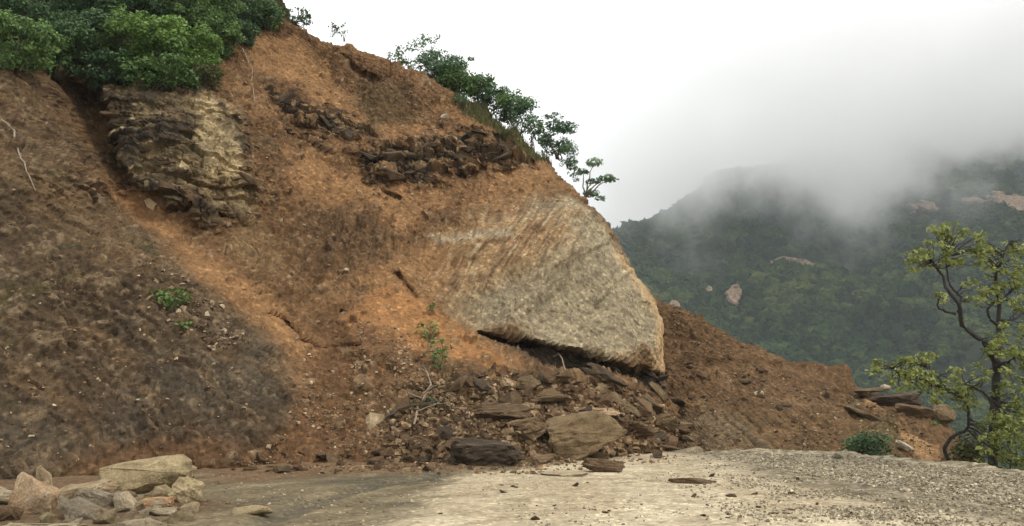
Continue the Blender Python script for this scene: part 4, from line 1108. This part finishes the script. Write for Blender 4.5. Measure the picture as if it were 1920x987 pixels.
rubble('rock', [(700, 790), (780, 730), (860, 700), (980, 700), (1050, 705), (1190, 735), (1280, 785), (1300, 830), (1180, 850), (1000, 868), (860, 872), (740, 860)], 170, 11, 50,
       [M_dusty, M_dusty, M_dusty, M_brown, M_brown, M_dark, M_tan], 'rock', 'rubble heap below the overhang', flat=(.25, .65), power=2.4, sink=.38)
rubble('rock', [(420, 866), (520, 850), (700, 846), (860, 868), (850, 884), (600, 886), (440, 884)], 40, 10, 40,
       [M_brown, M_dusty, M_dusty], 'rock', 'fragments along the foot of the slope', flat=(.3, .6))
rubble('rock', [(880, 892), (1000, 878), (1200, 862), (1320, 855), (1500, 900), (1700, 960), (1500, 984), (900, 984), (800, 960)], 34, 8, 24,
       [M_dark, M_brown, M_brown], 'rock', 'loose stones on the road', flat=(.2, .45), power=3)
rubble('rock', [(1270, 640), (1330, 640), (1500, 710), (1600, 730), (1560, 770), (1400, 780), (1290, 780)], 24, 9, 22,
       [M_brown, M_dusty, M_dark, M_dusty], 'rock', 'stones on the brown spill')
rubble('rock', [(60, 930), (200, 910), (330, 925), (380, 955), (330, 990), (60, 990)], 60, 12, 50,
       [M_cream, M_tan, M_grey, M_olive], 'rock', 'small stones in the left pile')
# slabs bedded in the ledges belong to the hillside
rubble('rock_slab', [(510, 175), (600, 200), (690, 250), (670, 268), (590, 255)], 20, 14, 46, [M_dark, M_dark, M_brown], None, None, hillside, flat=(.2, .5), roll=14, sink=.85, dip=8)
rubble('rock_slab', [(550, 250), (700, 292), (830, 238), (960, 255), (1000, 285), (900, 325), (760, 345), (600, 288)], 46, 14, 50, [M_dark, M_dark, M_dark, M_brown], None, None, hillside, flat=(.2, .5), roll=14, sink=.85, dip=8)
rubble('rock_slab', [(200, 180), (420, 185), (470, 260), (470, 380), (330, 390), (240, 330)], 22, 16, 50, [M_brown, M_dark, M_dusty], None, None, hillside, flat=(.2, .45), roll=10, sink=.85, dip=4)
rubble('rock_slab', [(960, 650), (1100, 668), (1250, 708), (1265, 760), (1120, 712)], 34, 16, 60, [M_dark, M_dark, M_brown], None, None, hillside, flat=(.15, .4), roll=16, sink=.4, dip=25)

# chips and gravel, past counting
def chips(name, spots, mat_cols, label, cat, seed):
    r = np.random.default_rng(seed)
    base = np.array([(-.5, -.5, -.5), (.5, -.5, -.5), (.5, .5, -.5), (-.5, .5, -.5), (-.4, -.4, .5), (.35, -.4, .4), (.4, .3, .5), (-.3, .4, .35)])
    fq = np.array([(0, 3, 2, 1), (4, 5, 6, 7), (0, 1, 5, 4), (1, 2, 6, 5), (2, 3, 7, 6), (3, 0, 4, 7)])
    n = len(spots); P = np.array([s[0] for s in spots]); S = np.array([s[1] for s in spots])
    J = base[None] + r.uniform(-.18, .18, (n, 8, 3))
    J = J * (S[:, None] * r.uniform(.5, 1.0, (n, 3)) * np.array([1.2, 1.0, .6]))[:, None, :]
    a = r.uniform(0, 6.28, n); b = r.normal(0, .5, n)
    ca, sa, cb, sb__ = np.cos(a), np.sin(a), np.cos(b), np.sin(b)
    x, y, z = J[..., 0], J[..., 1], J[..., 2]
    x, z = x * cb[:, None] - z * sb__[:, None], x * sb__[:, None] + z * cb[:, None]
    x, y = x * ca[:, None] - y * sa[:, None], x * sa[:, None] + y * ca[:, None]
    V = np.stack([x, y, z], -1) + P[:, None, :]
    F = (fq[None] + (np.arange(n) * 8)[:, None, None]).reshape(-1, 4)
    cc = np.array(mat_cols)[r.integers(0, len(mat_cols), n)] * r.uniform(.7, 1.25, (n, 1))
    o = link(name, np_mesh(name, V.reshape(-1, 3), F, M_road, False, np.repeat(cc, 8, 0)))
    return tag(o, label, cat, kind='stuff')
def scatter(poly, n, lo, hi, bvhs, power=2.5, clump=True):
    out = []
    for i in range(n):
        px, py = pick(poly); r_ = hit(px, py, bvhs)
        if r_: out.append((tuple(r_[0] + r_[1] * .01), (lo + (hi - lo) * rnd.random() ** power)))
    if clump:
        q = np.array([s[0] for s in out]); f_ = fbm(q[:, 0], q[:, 1], q[:, 2], 1.3, 3, 77)
        out = [s for s, v in zip(out, f_) if v + rnd.uniform(-.35, .35) > .0]
    return out
sp_ = scatter([(580, 590), (720, 600), (900, 700), (1000, 720), (900, 870), (480, 880), (560, 720)], 4200, .03, .12, [hill_bvh], 3.5)
sp_ += scatter([(0, 300), (200, 400), (480, 640), (480, 860), (0, 880)], 500, .03, .12, [hill_bvh], 3.5)
sp_ += scatter([(240, 480), (320, 480), (420, 570), (470, 650), (380, 660), (260, 600)], 420, .04, .2, [hill_bvh], 3)
sp_ += scatter([(450, 60), (640, 75), (1000, 270), (1100, 380), (850, 420), (600, 560), (450, 400)], 700, .03, .14, [hill_bvh], 3.5)
chips('rock_chips', sp_, [(.19, .13, .08), (.27, .20, .13), (.10, .068, .042), (.14, .09, .052), (.38, .30, .20)], 'tan stone chips strewn over the slide face', 'chips', 1)
sp_ = scatter([(700, 790), (780, 730), (860, 700), (980, 700), (1050, 705), (1190, 735), (1290, 785), (1310, 835), (1180, 856), (1000, 874), (860, 878), (720, 866)], 2600, .05, .26, [hill_bvh], 2.5, False)
sp_ += scatter([(420, 866), (700, 850), (860, 870), (1000, 868), (1200, 850), (1300, 838), (1250, 868), (1000, 890), (600, 890)], 1100, .03, .16, [hill_bvh, road_bvh], 3)
chips('rubble_fines', sp_, [(.13, .085, .047), (.17, .115, .066), (.09, .06, .035), (.21, .145, .083), (.28, .205, .125)], 'brown stony fines filling the heap of rubble below the overhang', 'rubble', 4)
sp_ = scatter([(1250, 560), (1320, 600), (1500, 690), (1600, 700), (1700, 760), (1760, 860), (1330, 850), (1260, 790)], 4000, .03, .13, [fan_bvh], 3.5)
chips('spill_chips', sp_, [(.16, .10, .06), (.23, .155, .095), (.09, .06, .036), (.075, .05, .033), (.32, .25, .17)], 'stone chips strewn over the brown spill beyond the corner', 'chips', 2)
sp_ = scatter([(1290, 846), (1340, 850), (1580, 854), (1710, 868), (1940, 893), (1940, 960), (1700, 925), (1500, 890), (1380, 866)], 6000, .015, .075, [road_bvh], 2, False)
sp_ += scatter([(1290, 850), (1500, 880), (1700, 915), (1940, 950), (1940, 1000), (1600, 985), (1400, 925), (1320, 880)], 6000, .012, .06, [road_bvh], 2.5)
sp_ += scatter([(1250, 850), (1400, 872), (1700, 950), (1930, 1000), (1400, 990), (1250, 900)], 3000, .012, .06, [road_bvh], 3)
sp_ += scatter([(1300, 860), (1500, 905), (1750, 990), (1000, 990), (850, 900)], 1200, .012, .045, [road_bvh], 3)
sp_ += scatter([(330, 890), (860, 884), (800, 960), (700, 990), (300, 990)], 900, .012, .06, [road_bvh], 3)
chips('gravel', sp_, [(.27, .235, .165), (.34, .30, .22), (.17, .145, .100), (.22, .185, .128), (.42, .375, .285)], 'loose grey gravel along the outer edge of the road', 'gravel', 3)
print('rubble')

# ------------------------------------------------------------------ plants
def tube(V, F, pts, r0, r1, sides=6):
    pts = [Vector(p) for p in pts]; n = len(pts)
    for i, p in enumerate(pts):
        d_ = (pts[min(i + 1, n - 1)] - pts[max(i - 1, 0)]).normalized()
        a_ = d_.orthogonal().normalized(); b_ = d_.cross(a_)
        r = r0 + (r1 - r0) * i / (n - 1)
        for k in range(sides):
            t = 2 * math.pi * k / sides
            V.append(tuple(p + a_ * (r * math.cos(t)) + b_ * (r * math.sin(t))))
    b0 = len(V) - n * sides
    for i in range(n - 1):
        for k in range(sides):
            F.append((b0 + i * sides + k, b0 + i * sides + (k + 1) % sides, b0 + (i + 1) * sides + (k + 1) % sides, b0 + (i + 1) * sides + k))
def wiggly(a, b, n, amp, r):
    a, b = Vector(a), Vector(b); out = []
    for i in range(n + 1):
        t = i / n; p = a.lerp(b, t)
        if 0 < i < n: p = p + Vector((r.gauss(0, amp), r.gauss(0, amp), r.gauss(0, amp)))
        out.append(p)
    return out
def leaf_arrays(Cn, Nn, S, r, aspect=.55):
    n = len(Cn)
    t = r.normal(size=(n, 3)); t -= (t * Nn).sum(1, keepdims=True) * Nn; t /= np.linalg.norm(t, axis=1, keepdims=True) + 1e-9
    b = np.cross(Nn, t); S = S[:, None]
    v0 = Cn - t * S * .5; v2 = Cn + t * S * .5 - Nn * S * .10
    v1 = Cn + b * S * aspect * .5 - Nn * S * .08; v3 = Cn - b * S * aspect * .5 - Nn * S * .08
    V = np.stack([v0, v1, v2, v3], 1).reshape(-1, 3)
    return V, np.arange(4 * n).reshape(n, 4)
def crown(name, clumps, per, leaf, mat, parent, seed, origin, tone=0.0, up=.7, flat=.75, aspect=.55):
    """clumps: (centre, radius); leaves on and in each clump"""
    r = np.random.default_rng(seed); Cn, Nn, S, Vv = [], [], [], []
    for c, rad in clumps:
        n = max(6, int(per * (rad / .4) ** 2 * r.uniform(.7, 1.3)))
        dr = r.normal(size=(n, 3)); dr /= np.linalg.norm(dr, axis=1, keepdims=True)
        q = dr * (rad * r.uniform(.35, 1.08, (n, 1)) ** .6) * np.array([1, 1, flat])
        Cn.append(np.array(c)[None] + q)
        nn = dr * .7 + np.array([0, -.12, up]) + .55 * r.normal(size=(n, 3)); nn /= np.linalg.norm(nn, axis=1, keepdims=True)
        Nn.append(nn); S.append(leaf * r.uniform(.5, 1.5, n) * r.uniform(.85, 1.2))
        Vv.append(np.clip(.45 + tone + r.normal(0, .13) + r.normal(0, .16, n), 0, 1))
    Cn, Nn, S, Vv = np.concatenate(Cn), np.concatenate(Nn), np.concatenate(S), np.concatenate(Vv)
    V, F = leaf_arrays(Cn - np.array(origin)[None], Nn, S, r, aspect)
    return link(name, np_mesh(name, V, F, mat, False, None, np.repeat(Vv, 4)), parent)
def shrub(px, py, w, h, mat, label, cat='bush', Y=None, nclump=14, per=70, leaf=.17, seed=1, deep=.8, group=None, name='bush', tone=0.0, stems=5, clump_r=(.16, .30), flat=.75, hollow=.35, bark=None, bvhs=None):
    """a shrub seen centred at px, py with outline w by h"""
    if Y is None:
        r_ = hit(px, py + h * .45, bvhs or ALL); Y = r_[0].y if r_ else 40
    c = at(px, py, Y); s = Y / FPX; W, H = w * s, h * s
    base = Vector((c.x, c.y, c.z - H * .5))
    root = empty(name, base, label, cat, group)
    r = random.Random(seed); cl = []
    ref = (W * H) ** .5
    while len(cl) < nclump:
        v = Vector((r.uniform(-1, 1), r.uniform(-1, 1), r.uniform(-1, 1)))
        if v.length > 1 or v.length < hollow: continue
        rad = ref * r.uniform(*clump_r) * (1 if r.random() < .7 else .55)
        if r.random() < .25: v = v * 1.22
        cl.append(((c.x + v.x * max(W * .5 - rad * .7, .05), c.y + v.y * W * .5 * deep, c.z + v.z * max(H * .5 - rad * .5, .05)), rad))
    crown('crown', cl, per, leaf, mat, root, seed, base, tone, flat=flat)
    V, F = [], []
    for i in range(stems):
        tgt = Vector(cl[i % len(cl)][0]) - base
        tube(V, F, wiggly((r.uniform(-.1, .1) * W, 0, -.1), tgt, 5, .03 * ref, r), max(.012, .018 * ref), .006)
    link('stem', np_mesh('stem', V, F, bark or M_stem, True), root)
    return root

M_leaf_olive = mat_leaf('olive_leaf', (.03, .034, .010), (.085, .09, .026), (.17, .165, .05))
# thicket on top of the left cut
THICKET = [
    (20, 20, 190, 110, M_leaf_dark, 'dark bush in the top left corner of the thicket', 0),
    (130, 10, 200, 120, M_leaf_dark, 'dark bush at the top edge, second from the left corner', 0),
    (250, -5, 220, 110, M_leaf_dark, 'dark bush at the top edge behind the brightest bush', 0),
    (370, 5, 190, 110, M_leaf_mid, 'mid-green bush at the top edge right of the brightest bush', 0),
    (460, 12, 130, 90, M_leaf_dark, 'dark bush at the top edge near the bare crest', 0),
    (505, 28, 70, 64, M_leaf_mid, 'rightmost bush of the thicket, where the bare crest begins', 0),
    (40, 75, 160, 130, M_leaf_mid, 'olive-green bush overhanging the left cut at the photo edge', .1),
    (100, 105, 90, 90, M_leaf_mid, 'bush hanging over the brow of the left cut', 0),
    (170, 70, 170, 120, M_leaf_dark, 'dark bush between the brow and the brightest bush', 0),
    (190, 130, 150, 80, M_leaf_dark, 'dark low bush over the shaded hollow', -.1),
    (270, 70, 200, 130, M_leaf_bright, 'brightest green bush in the middle of the thicket', .1),
    (345, 95, 150, 120, M_leaf_bright, 'bright bush right of the brightest one, above the outcrop', 0),
    (290, 138, 190, 70, M_leaf_mid, 'low bush hanging over the top of the outcrop', -.05),
    (405, 65, 120, 100, M_leaf_mid, 'rounded green bush at the right side of the thicket', 0),
    (385, 140, 70, 56, M_grass, 'brownish withered bush at the right top of the outcrop', -.1),
    (455, 62, 70, 60, M_leaf_dark, 'small dark bush beside the hanging roots', 0),
]
for i, (px, py, w, h, mt, lb, tn_) in enumerate(THICKET):
    shrub(px, py, w, h, mt, lb, nclump=48, per=190, leaf=.13, seed=600 + i, tone=tn_ + .16, clump_r=(.08, .19))
# along the crest
shrub(769, 105.36, 96, 53.68, M_leaf_ridge, 'airy grey-green tree, highest on the right crest', 'tree', 41.2, 22, 80, .12, 701, name='small_tree', clump_r=(.10, .20), tone=.15)
shrub(801, 94.88, 91.2, 63.44, M_leaf_ridge, 'second airy tree on the right crest, touching the highest one', 'tree', 41.0, 24, 80, .12, 712, name='small_tree', clump_r=(.10, .20), tone=.1)
shrub(823, 131.36, 103.2, 53.68, M_leaf_ridge, 'low shrub under the two airy crest trees', 'bush', 40.8, 18, 150, .13, 713, tone=-.05)
shrub(859, 146.4, 108, 73.2, M_leaf_mid, 'broad leafy shrub right of the airy crest trees', 'bush', 40.6, 24, 150, .13, 702, tone=-.05)
shrub(899, 166.52, 76.8, 70.76, M_leaf_mid, 'green shrub in the middle of the crest', 'bush', 40.0, 18, 150, .13, 703, tone=.05)
shrub(929, 183, 67.2, 61, M_leaf_ridge, 'dark rounded shrub right of the middle of the crest', 'bush', 39.6, 16, 150, .13, 704, tone=-.05)
shrub(957, 200.88, 72, 63.44, M_leaf_mid, 'shrub next after the dark rounded one, going down the crest', 'bush', 39.2, 16, 150, .13, 714)
shrub(981, 210.16, 60, 78.08, M_leaf_ridge, 'upright shrub leaning over the crest above the grassy strip', 'bush', 38.9, 18, 110, .12, 705, tone=.1)
shrub(997, 241, 40.8, 61, M_leaf_ridge, 'lowest small shrub before the dense crest tree', 'bush', 38.2, 10, 120, .12, 715)
shrub(1045, 246.96, 79.2, 102.48, M_leaf_ridge, 'small dense tree standing alone on the steep crest', 'tree', 37.8, 26, 130, .13, 706, name='small_tree', clump_r=(.10, .20), tone=-.05)
shrub(1067, 285, 48, 61, M_leaf_ridge, 'small bush at the right foot of the dense crest tree', 'bush', 37.2, 10, 120, .12, 707)
shrub(1023, 259.6, 36, 48.8, M_leaf_ridge, 'small bush at the left foot of the dense crest tree', 'bush', 37.8, 8, 120, .12, 708)
shrub(567, 34.2, 60, 36.6, M_leaf_dark, 'low dark shrub at the top of the bare crest', 'bush', 41.8, 12, 120, .11, 709)
shrub(623, 52.44, 36, 31.72, M_leaf_dark, 'tiny shrub on the bare crest, left of two', 'bush', 41.6, 6, 80, .11, 710)
shrub(646, 58.2, 21.6, 36.6, M_leaf_dark, 'tiny upright shrub on the bare crest, right of two', 'bush', 41.6, 5, 80, .11, 711)
for i_, (px, py, w, h, Y_, lb) in enumerate(((748, 112, 46, 26, 41.0, 'low grey-green shrub at the left end of the crest growth'), (838, 120, 56, 40, 41.2, 'shrub between the second airy tree and the broad leafy shrub'), (880, 150, 56, 46, 40.6, 'pale green shrub just left of the middle of the crest'),
        (914, 178, 50, 40, 39.6, 'low shrub right in front of the middle crest shrub'), (942, 192, 50, 50, 39.5, 'shrub between the dark rounded one and its lower neighbour'), (970, 218, 44, 40, 38.6, 'low shrub at the foot of the upright leaning shrub'), (1008, 240, 34, 46, 38.2, 'shrub touching the left side of the dense crest tree'), (1078, 318, 34, 40, 36.4, 'small shrub between the dense crest tree and the leaning sapling'))):
    shrub(px, py, w, h, (M_leaf_mid, M_leaf_ridge)[i_ % 2], lb, 'bush', Y_, 16, 150, .12, 760 + i_, tone=.08, clump_r=(.10, .20))
def sapling(label, base, tufts, seed, mat, leaf=.15, per=120, r0=.035, flat=.4):
    b = at(*base); root = empty('sapling', b, label, 'sapling'); r = random.Random(seed); V, F, cl = [], [], []
    for px, py, Y_, rad in tufts:
        t = at(px, py, Y_); mid = b.lerp(t, .5) + Vector((0, 0, .15))
        tube(V, F, [p - b for p in wiggly(b, mid, 3, .03, r)[:-1] + wiggly(mid, t, 3, .03, r)], r0, .01); cl.append((tuple(t), rad))
    link('stem', np_mesh('stem', V, F, M_stem, True), root)
    crown('crown', cl, per, leaf, mat, root, seed, b, 0.05, flat=flat)
    return root
sapling('thin sapling with layered tufts leaning out over the steep crest', (1096, 372, 36.4),
        [(1116, 305, 36.8, .42), (1138, 334, 36.5, .36), (1112, 340, 36.9, .34), (1150, 336, 36.4, .22), (1110, 362, 36.6, .36), (1126, 372, 36.4, .24), (1092, 322, 37, .3)], 721, M_leaf_ridge)
sapling('spindly sapling with flat tufts behind the broad crest shrub', (850, 140, 41.2), [(858, 108, 41.3, .30), (884, 110, 41.1, .22), (862, 122, 41, .25)], 722, M_leaf_ridge)
sapling('thin twiggy sapling at the very top of the bare crest', (560, 36, 41.8), [(572, 20, 41.8, .26), (556, 16, 41.6, .16), (580, 30, 41.8, .2)], 723, M_leaf_dark)
sapling('small sapling with flat tufts beyond the dark rounded shrub', (915, 165, 40.4), [(898, 142, 40.5, .2), (924, 160, 40.4, .28), (920, 150, 40.2, .2)], 724, M_leaf_ridge)
# plants caught on the slide
shrub(318, 560, 100, 52, M_leaf_bright, 'bright green leafy plant spread on the left slope', 'plant', None, 18, 45, .12, 731, .4, name='plant', flat=.5, tone=-.1)
shrub(345, 612, 36, 28, M_leaf_bright, 'small green plant below the spread plant on the left slope', 'plant', None, 6, 35, .11, 732, .4, name='plant', flat=.5, tone=-.1)
shrub(800, 620, 62, 40, M_leaf_mid, 'green bush carried down onto the orange soil tongue', 'bush', None, 12, 38, .12, 733, .6, tone=.1)
shrub(826, 662, 58, 62, M_leaf_mid, 'leafy uprooted bush just below the one on the soil tongue', 'bush', None, 13, 38, .12, 734, .6)
shrub(812, 575, 22, 18, M_leaf_bright, 'tiny green plant at the left foot of the cut face', 'plant', None, 4, 30, .1, 735, .5, name='plant', stems=2)
shrub(800, 752, 70, 34, M_leaf_dark, 'withered dark shoot on the fallen branch', 'plant', None, 8, 16, .09, 738, .6, name='plant')
shrub(872, 192, 62, 34, M_leaf_ridge, 'grassy green clump at the head of the grassy strip', 'bush', None, 10, 60, .14, 736, .6)
shrub(1630, 838, 100, 66, M_leaf_dark, 'dark shrub growing at the road edge below the spill', 'bush', 26.0, 26, 130, .10, 741, .8)
shrub(1680, 862, 50, 26, M_leaf_dark, 'low dark shrub right of the road-edge shrub', 'bush', 25.0, 12, 120, .1, 742, .8)
shrub(1757, 796, 36, 24, M_leaf_bright, 'green tuft beside the tan rock of the spill', 'plant', 30.4, 6, 45, .11, 743, .6, name='plant')
shrub(1812, 842, 84, 66, M_leaf_olive, 'olive bush under the arching branch', 'bush', 23.2, 30, 120, .10, 744, .8)
shrub(1896, 830, 110, 110, M_leaf_yellow, 'yellow-green bush at the foot of the tree, right edge', 'bush', 21.4, 40, 110, .10, 745, .8, tone=-.1, clump_r=(.08, .18))
shrub(1850, 880, 90, 30, M_grass, 'low grassy bush on the road edge beneath the tree', 'bush', 21.5, 12, 50, .1, 746, .8)

shrub(1925, 770, 90, 90, M_leaf_yellow, 'yellow-green bush cut off by the right edge, behind the tree', 'bush', 23.6, 26, 100, .10, 747, .8, tone=-.1, clump_r=(.08, .18))
# the tree on the outer edge
def road_tree():
    base = at(1862, 905, 22.4)
    root = empty('tree', base, 'crooked dark tree with sparse yellow-green leaves at the right edge', 'tree')
    r = random.Random(77)
    def limb(pts, r0, r1, nm='limb', parent=root):
        P = [at(*p) for p in pts]; Q = []
        for i in range(len(P) - 1):
            p0, p1, p2, p3 = P[max(i - 1, 0)], P[i], P[i + 1], P[min(i + 2, len(P) - 1)]
            for k in range(4):
                t = k / 4
                Q.append(.5 * ((2 * p1) + (p2 - p0) * t + (2 * p0 - 5 * p1 + 4 * p2 - p3) * t * t + (3 * p1 - p0 - 3 * p2 + p3) * t ** 3))
        Q.append(P[-1]); V, F = [], []
        tube(V, F, [q - base + Vector((r.gauss(0, .012), r.gauss(0, .012), r.gauss(0, .012))) for q in Q], r0, r1, 8)
        link(nm, np_mesh(nm, V, F, M_bark, True), parent)
        return Q
    limb([(1858, 925, 22.4), (1860, 860, 22.4), (1864, 770, 22.4), (1868, 700, 22.4), (1868, 676, 22.4)], .125, .09, 'trunk')
    A = limb([(1868, 680, 22.4), (1845, 645, 22.2), (1806, 610, 22.0), (1798, 572, 21.8), (1775, 545, 21.8), (1768, 520, 21.9), (1748, 492, 21.8)], .075, .025)
    A2 = limb([(1798, 585, 21.9), (1802, 558, 22.2), (1785, 540, 22.3), (1778, 520, 22.4), (1772, 480, 22.4)], .04, .015)
    A3 = limb([(1790, 588, 21.9), (1770, 582, 21.6), (1758, 572, 21.5), (1762, 556, 21.4)], .04, .015)
    B = limb([(1868, 680, 22.4), (1874, 640, 22.7), (1872, 606, 22.8), (1872, 560, 22.9), (1866, 520, 22.8), (1880, 480, 22.8), (1894, 452, 22.9)], .08, .022)
    B2 = limb([(1874, 610, 22.8), (1858, 600, 22.5), (1852, 580, 22.4), (1862, 570, 22.3)], .045, .02)
    B3 = limb([(1872, 600, 22.8), (1900, 600, 23.1), (1920, 582, 23.3), (1945, 560, 23.5)], .045, .015)
    B4 = limb([(1872, 570, 22.8), (1892, 548, 23.2), (1910, 520, 23.3)], .05, .015)
    D = limb([(1864, 690, 22.4), (1900, 672, 22.0), (1935, 655, 21.8)], .06, .02)
    E = limb([(1790, 880, 22.6), (1772, 850, 22.6), (1782, 822, 22.5), (1812, 806, 22.4), (1815, 780, 22.3), (1808, 752, 22.2), (1780, 735, 22.0), (1730, 715, 21.8), (1672, 690, 21.6)], .055, .016)
    E2 = limb([(1780, 735, 22.0), (1750, 700, 22.4), (1720, 682, 22.6)], .03, .01)
    K = limb([(1863, 760, 22.4), (1840, 735, 22.0), (1810, 720, 21.8)], .04, .012)
    pads = [  # foliage sprays: centre, half width, half height, depth, number of tufts
        (1748, 487, 42, 16, 21.8, 9), (1722, 492, 18, 14, 21.6, 4), (1775, 450, 34, 18, 22.4, 8), (1805, 480, 36, 16, 22.3, 7), (1822, 452, 22, 14, 22.5, 5), (1772, 430, 22, 10, 22.4, 4),
        (1850, 470, 24, 14, 22.6, 4), (1880, 490, 46, 22, 22.9, 12), (1905, 470, 26, 16, 23, 6), (1870, 530, 44, 20, 22.8, 10), (1905, 545, 30, 20, 23.1, 7), (1815, 545, 22, 16, 22.0, 3), (1850, 560, 20, 10, 22.3, 3),
        (1766, 560, 14, 12, 21.4, 2), (1905, 600, 26, 18, 23.0, 4), (1895, 640, 40, 26, 22.0, 12), (1860, 655, 18, 14, 22.2, 4), (1910, 680, 24, 16, 21.8, 5),
        (1672, 690, 40, 14, 21.6, 8), (1710, 690, 34, 16, 22.0, 8), (1745, 712, 44, 20, 22.0, 11), (1780, 745, 38, 18, 21.9, 8), (1700, 720, 36, 14, 21.8, 7), (1722, 672, 26, 8, 22.6, 4), (1815, 745, 20, 16, 22.2, 4),
        (1825, 712, 30, 18, 21.8, 5), (1900, 720, 30, 18, 22.3, 6), (1890, 760, 36, 20, 22.0, 8), (1905, 800, 34, 24, 21.8, 8), (1862, 805, 24, 18, 22.0, 5), (1880, 840, 40, 20, 21.6, 8), (1845, 700, 14, 12, 22.2, 3)]
    sk_ = [q for Q in (A, A2, A3, B, B2, B3, B4, D, E, E2, K) for q in Q]
    V, F, cl = [], [], []
    for px, py, hw, hh, Y_, n in pads:
        for k in range(int(n * 2.1)):
            p = at(px + r.uniform(-hw, hw) * 1.1, py + r.uniform(-hh, hh) * 1.2, Y_ + r.uniform(-.6, .6))
            q = min(sk_, key=lambda s_: (s_ - p).length)
            if (q - p).length < 1.6:
                tube(V, F, [s_ - base for s_ in wiggly(q, p, 4, .025, r)], .016, .005, 4)
            cl.append((tuple(p), r.uniform(.09, .17)))
    tag(link('twig', np_mesh('twig', V, F, M_bark, True), root), kind='stuff')
    crown('crown', cl, 170, .10, M_leaf_yellow, root, 7, base, 0.05, up=.8, flat=.6, aspect=.55)
road_tree()

# roots and dead wood
def wood(name, label, cat, pts, r0, r1, mat, forks=(), seed=1):
    P = [(hit(px, py, ALL)[0] + hit(px, py, ALL)[1] * off) if off is not None else None for px, py, off in pts]
    base = P[0]; r = random.Random(seed); V, F = [], []
    Q = []
    for a_, b_ in zip(P[:-1], P[1:]): Q += wiggly(a_, b_, 3, .025, r)[:-1]
    Q.append(P[-1])
    tube(V, F, [q - base for q in Q], r0, r1)
    for i, (dx, dy_, dz) in forks:
        q = Q[min(i, len(Q) - 1)]
        tube(V, F, [s_ - base for s_ in wiggly(q, q + Vector((dx, dy_, dz)), 3, .02, r)], r0 * .6, .004)
    o = link(name, np_mesh(name, V, F, mat, True)); o.location = base
    return tag(o, label, cat)
wood('hanging_root', 'pale bare root hanging down the left cut near the photo edge', 'root', [(2, 228, .06), (26, 250, .10), (36, 290, .12), (46, 325, .10), (66, 358, .04)], .035, .015, M_twig, [(6, (.25, -.1, -.3))], 1)
wood('hanging_root', 'thin pale roots dangling at the head of the scar beside the thicket', 'root', [(450, 90, .1), (458, 105, .15), (468, 135, .15), (472, 165, .12), (478, 200, .05)], .03, .012, M_twig, [(3, (.3, -.1, -.5)), (6, (-.2, -.1, -.5)), (8, (.25, -.1, -.4))], 2)
wood('stick', 'grey stick leaning against rock under the overhang', 'stick', [(1040, 655, .25), (1050, 672, .35), (1058, 700, .2)], .025, .018, M_twig, [], 3)
wood('fallen_branch', 'grey dead branch lying on the left of the rubble heap', 'branch', [(770, 800, .12), (790, 770, .22), (796, 735, .3), (800, 700, .25)], .035, .015, M_twig,
     [(2, (.7, -.1, .35)), (4, (-.6, -.1, .25)), (5, (.6, -.1, .3)), (7, (-.3, -.1, .4)), (3, (.9, -.1, .1))], 4)
wood('fallen_branch', 'dark thin dead branch at the left end of the rubble heap', 'branch', [(720, 790, .08), (750, 770, .15), (800, 760, .2), (850, 745, .15)], .03, .012, M_stem, [(2, (-.4, -.1, .5)), (5, (.3, -.1, .5)), (4, (-.2, -.1, .6))], 5)

# grass on the strip below the crest
r = np.random.default_rng(9); bl, nn_ = [], []
for i in range(2200):
    px, py = pick([(848, 178), (900, 192), (1000, 262), (1040, 310), (1000, 300), (920, 240), (868, 214)]); r_ = hit(px, py, [hill_bvh])
    if r_: bl.append(tuple(r_[0])); nn_.append((r.normal(), -1 + r.normal() * .5, r.normal() * .3))
bl, nn_ = np.array(bl), np.array(nn_); nn_ /= np.linalg.norm(nn_, axis=1, keepdims=True)
hgt = r.uniform(.12, .34, len(bl)); side = np.cross(nn_, [0, 0, 1.0]); side /= np.linalg.norm(side, axis=1, keepdims=True) + 1e-9
tip = bl + np.stack([r.normal(0, .1, len(bl)), r.normal(0, .06, len(bl)) - .05, hgt], 1)
V = np.stack([bl - side * .018, bl + side * .018, tip], 1).reshape(-1, 3)
g_ = link('grass', np_mesh('grass', V, np.arange(len(V)).reshape(-1, 3), M_grass, False, None, np.repeat(r.uniform(0, 1, len(bl)), 3)))
tag(g_, 'thin grass on the strip just below the crest', 'grass', kind='stuff')
print('done')
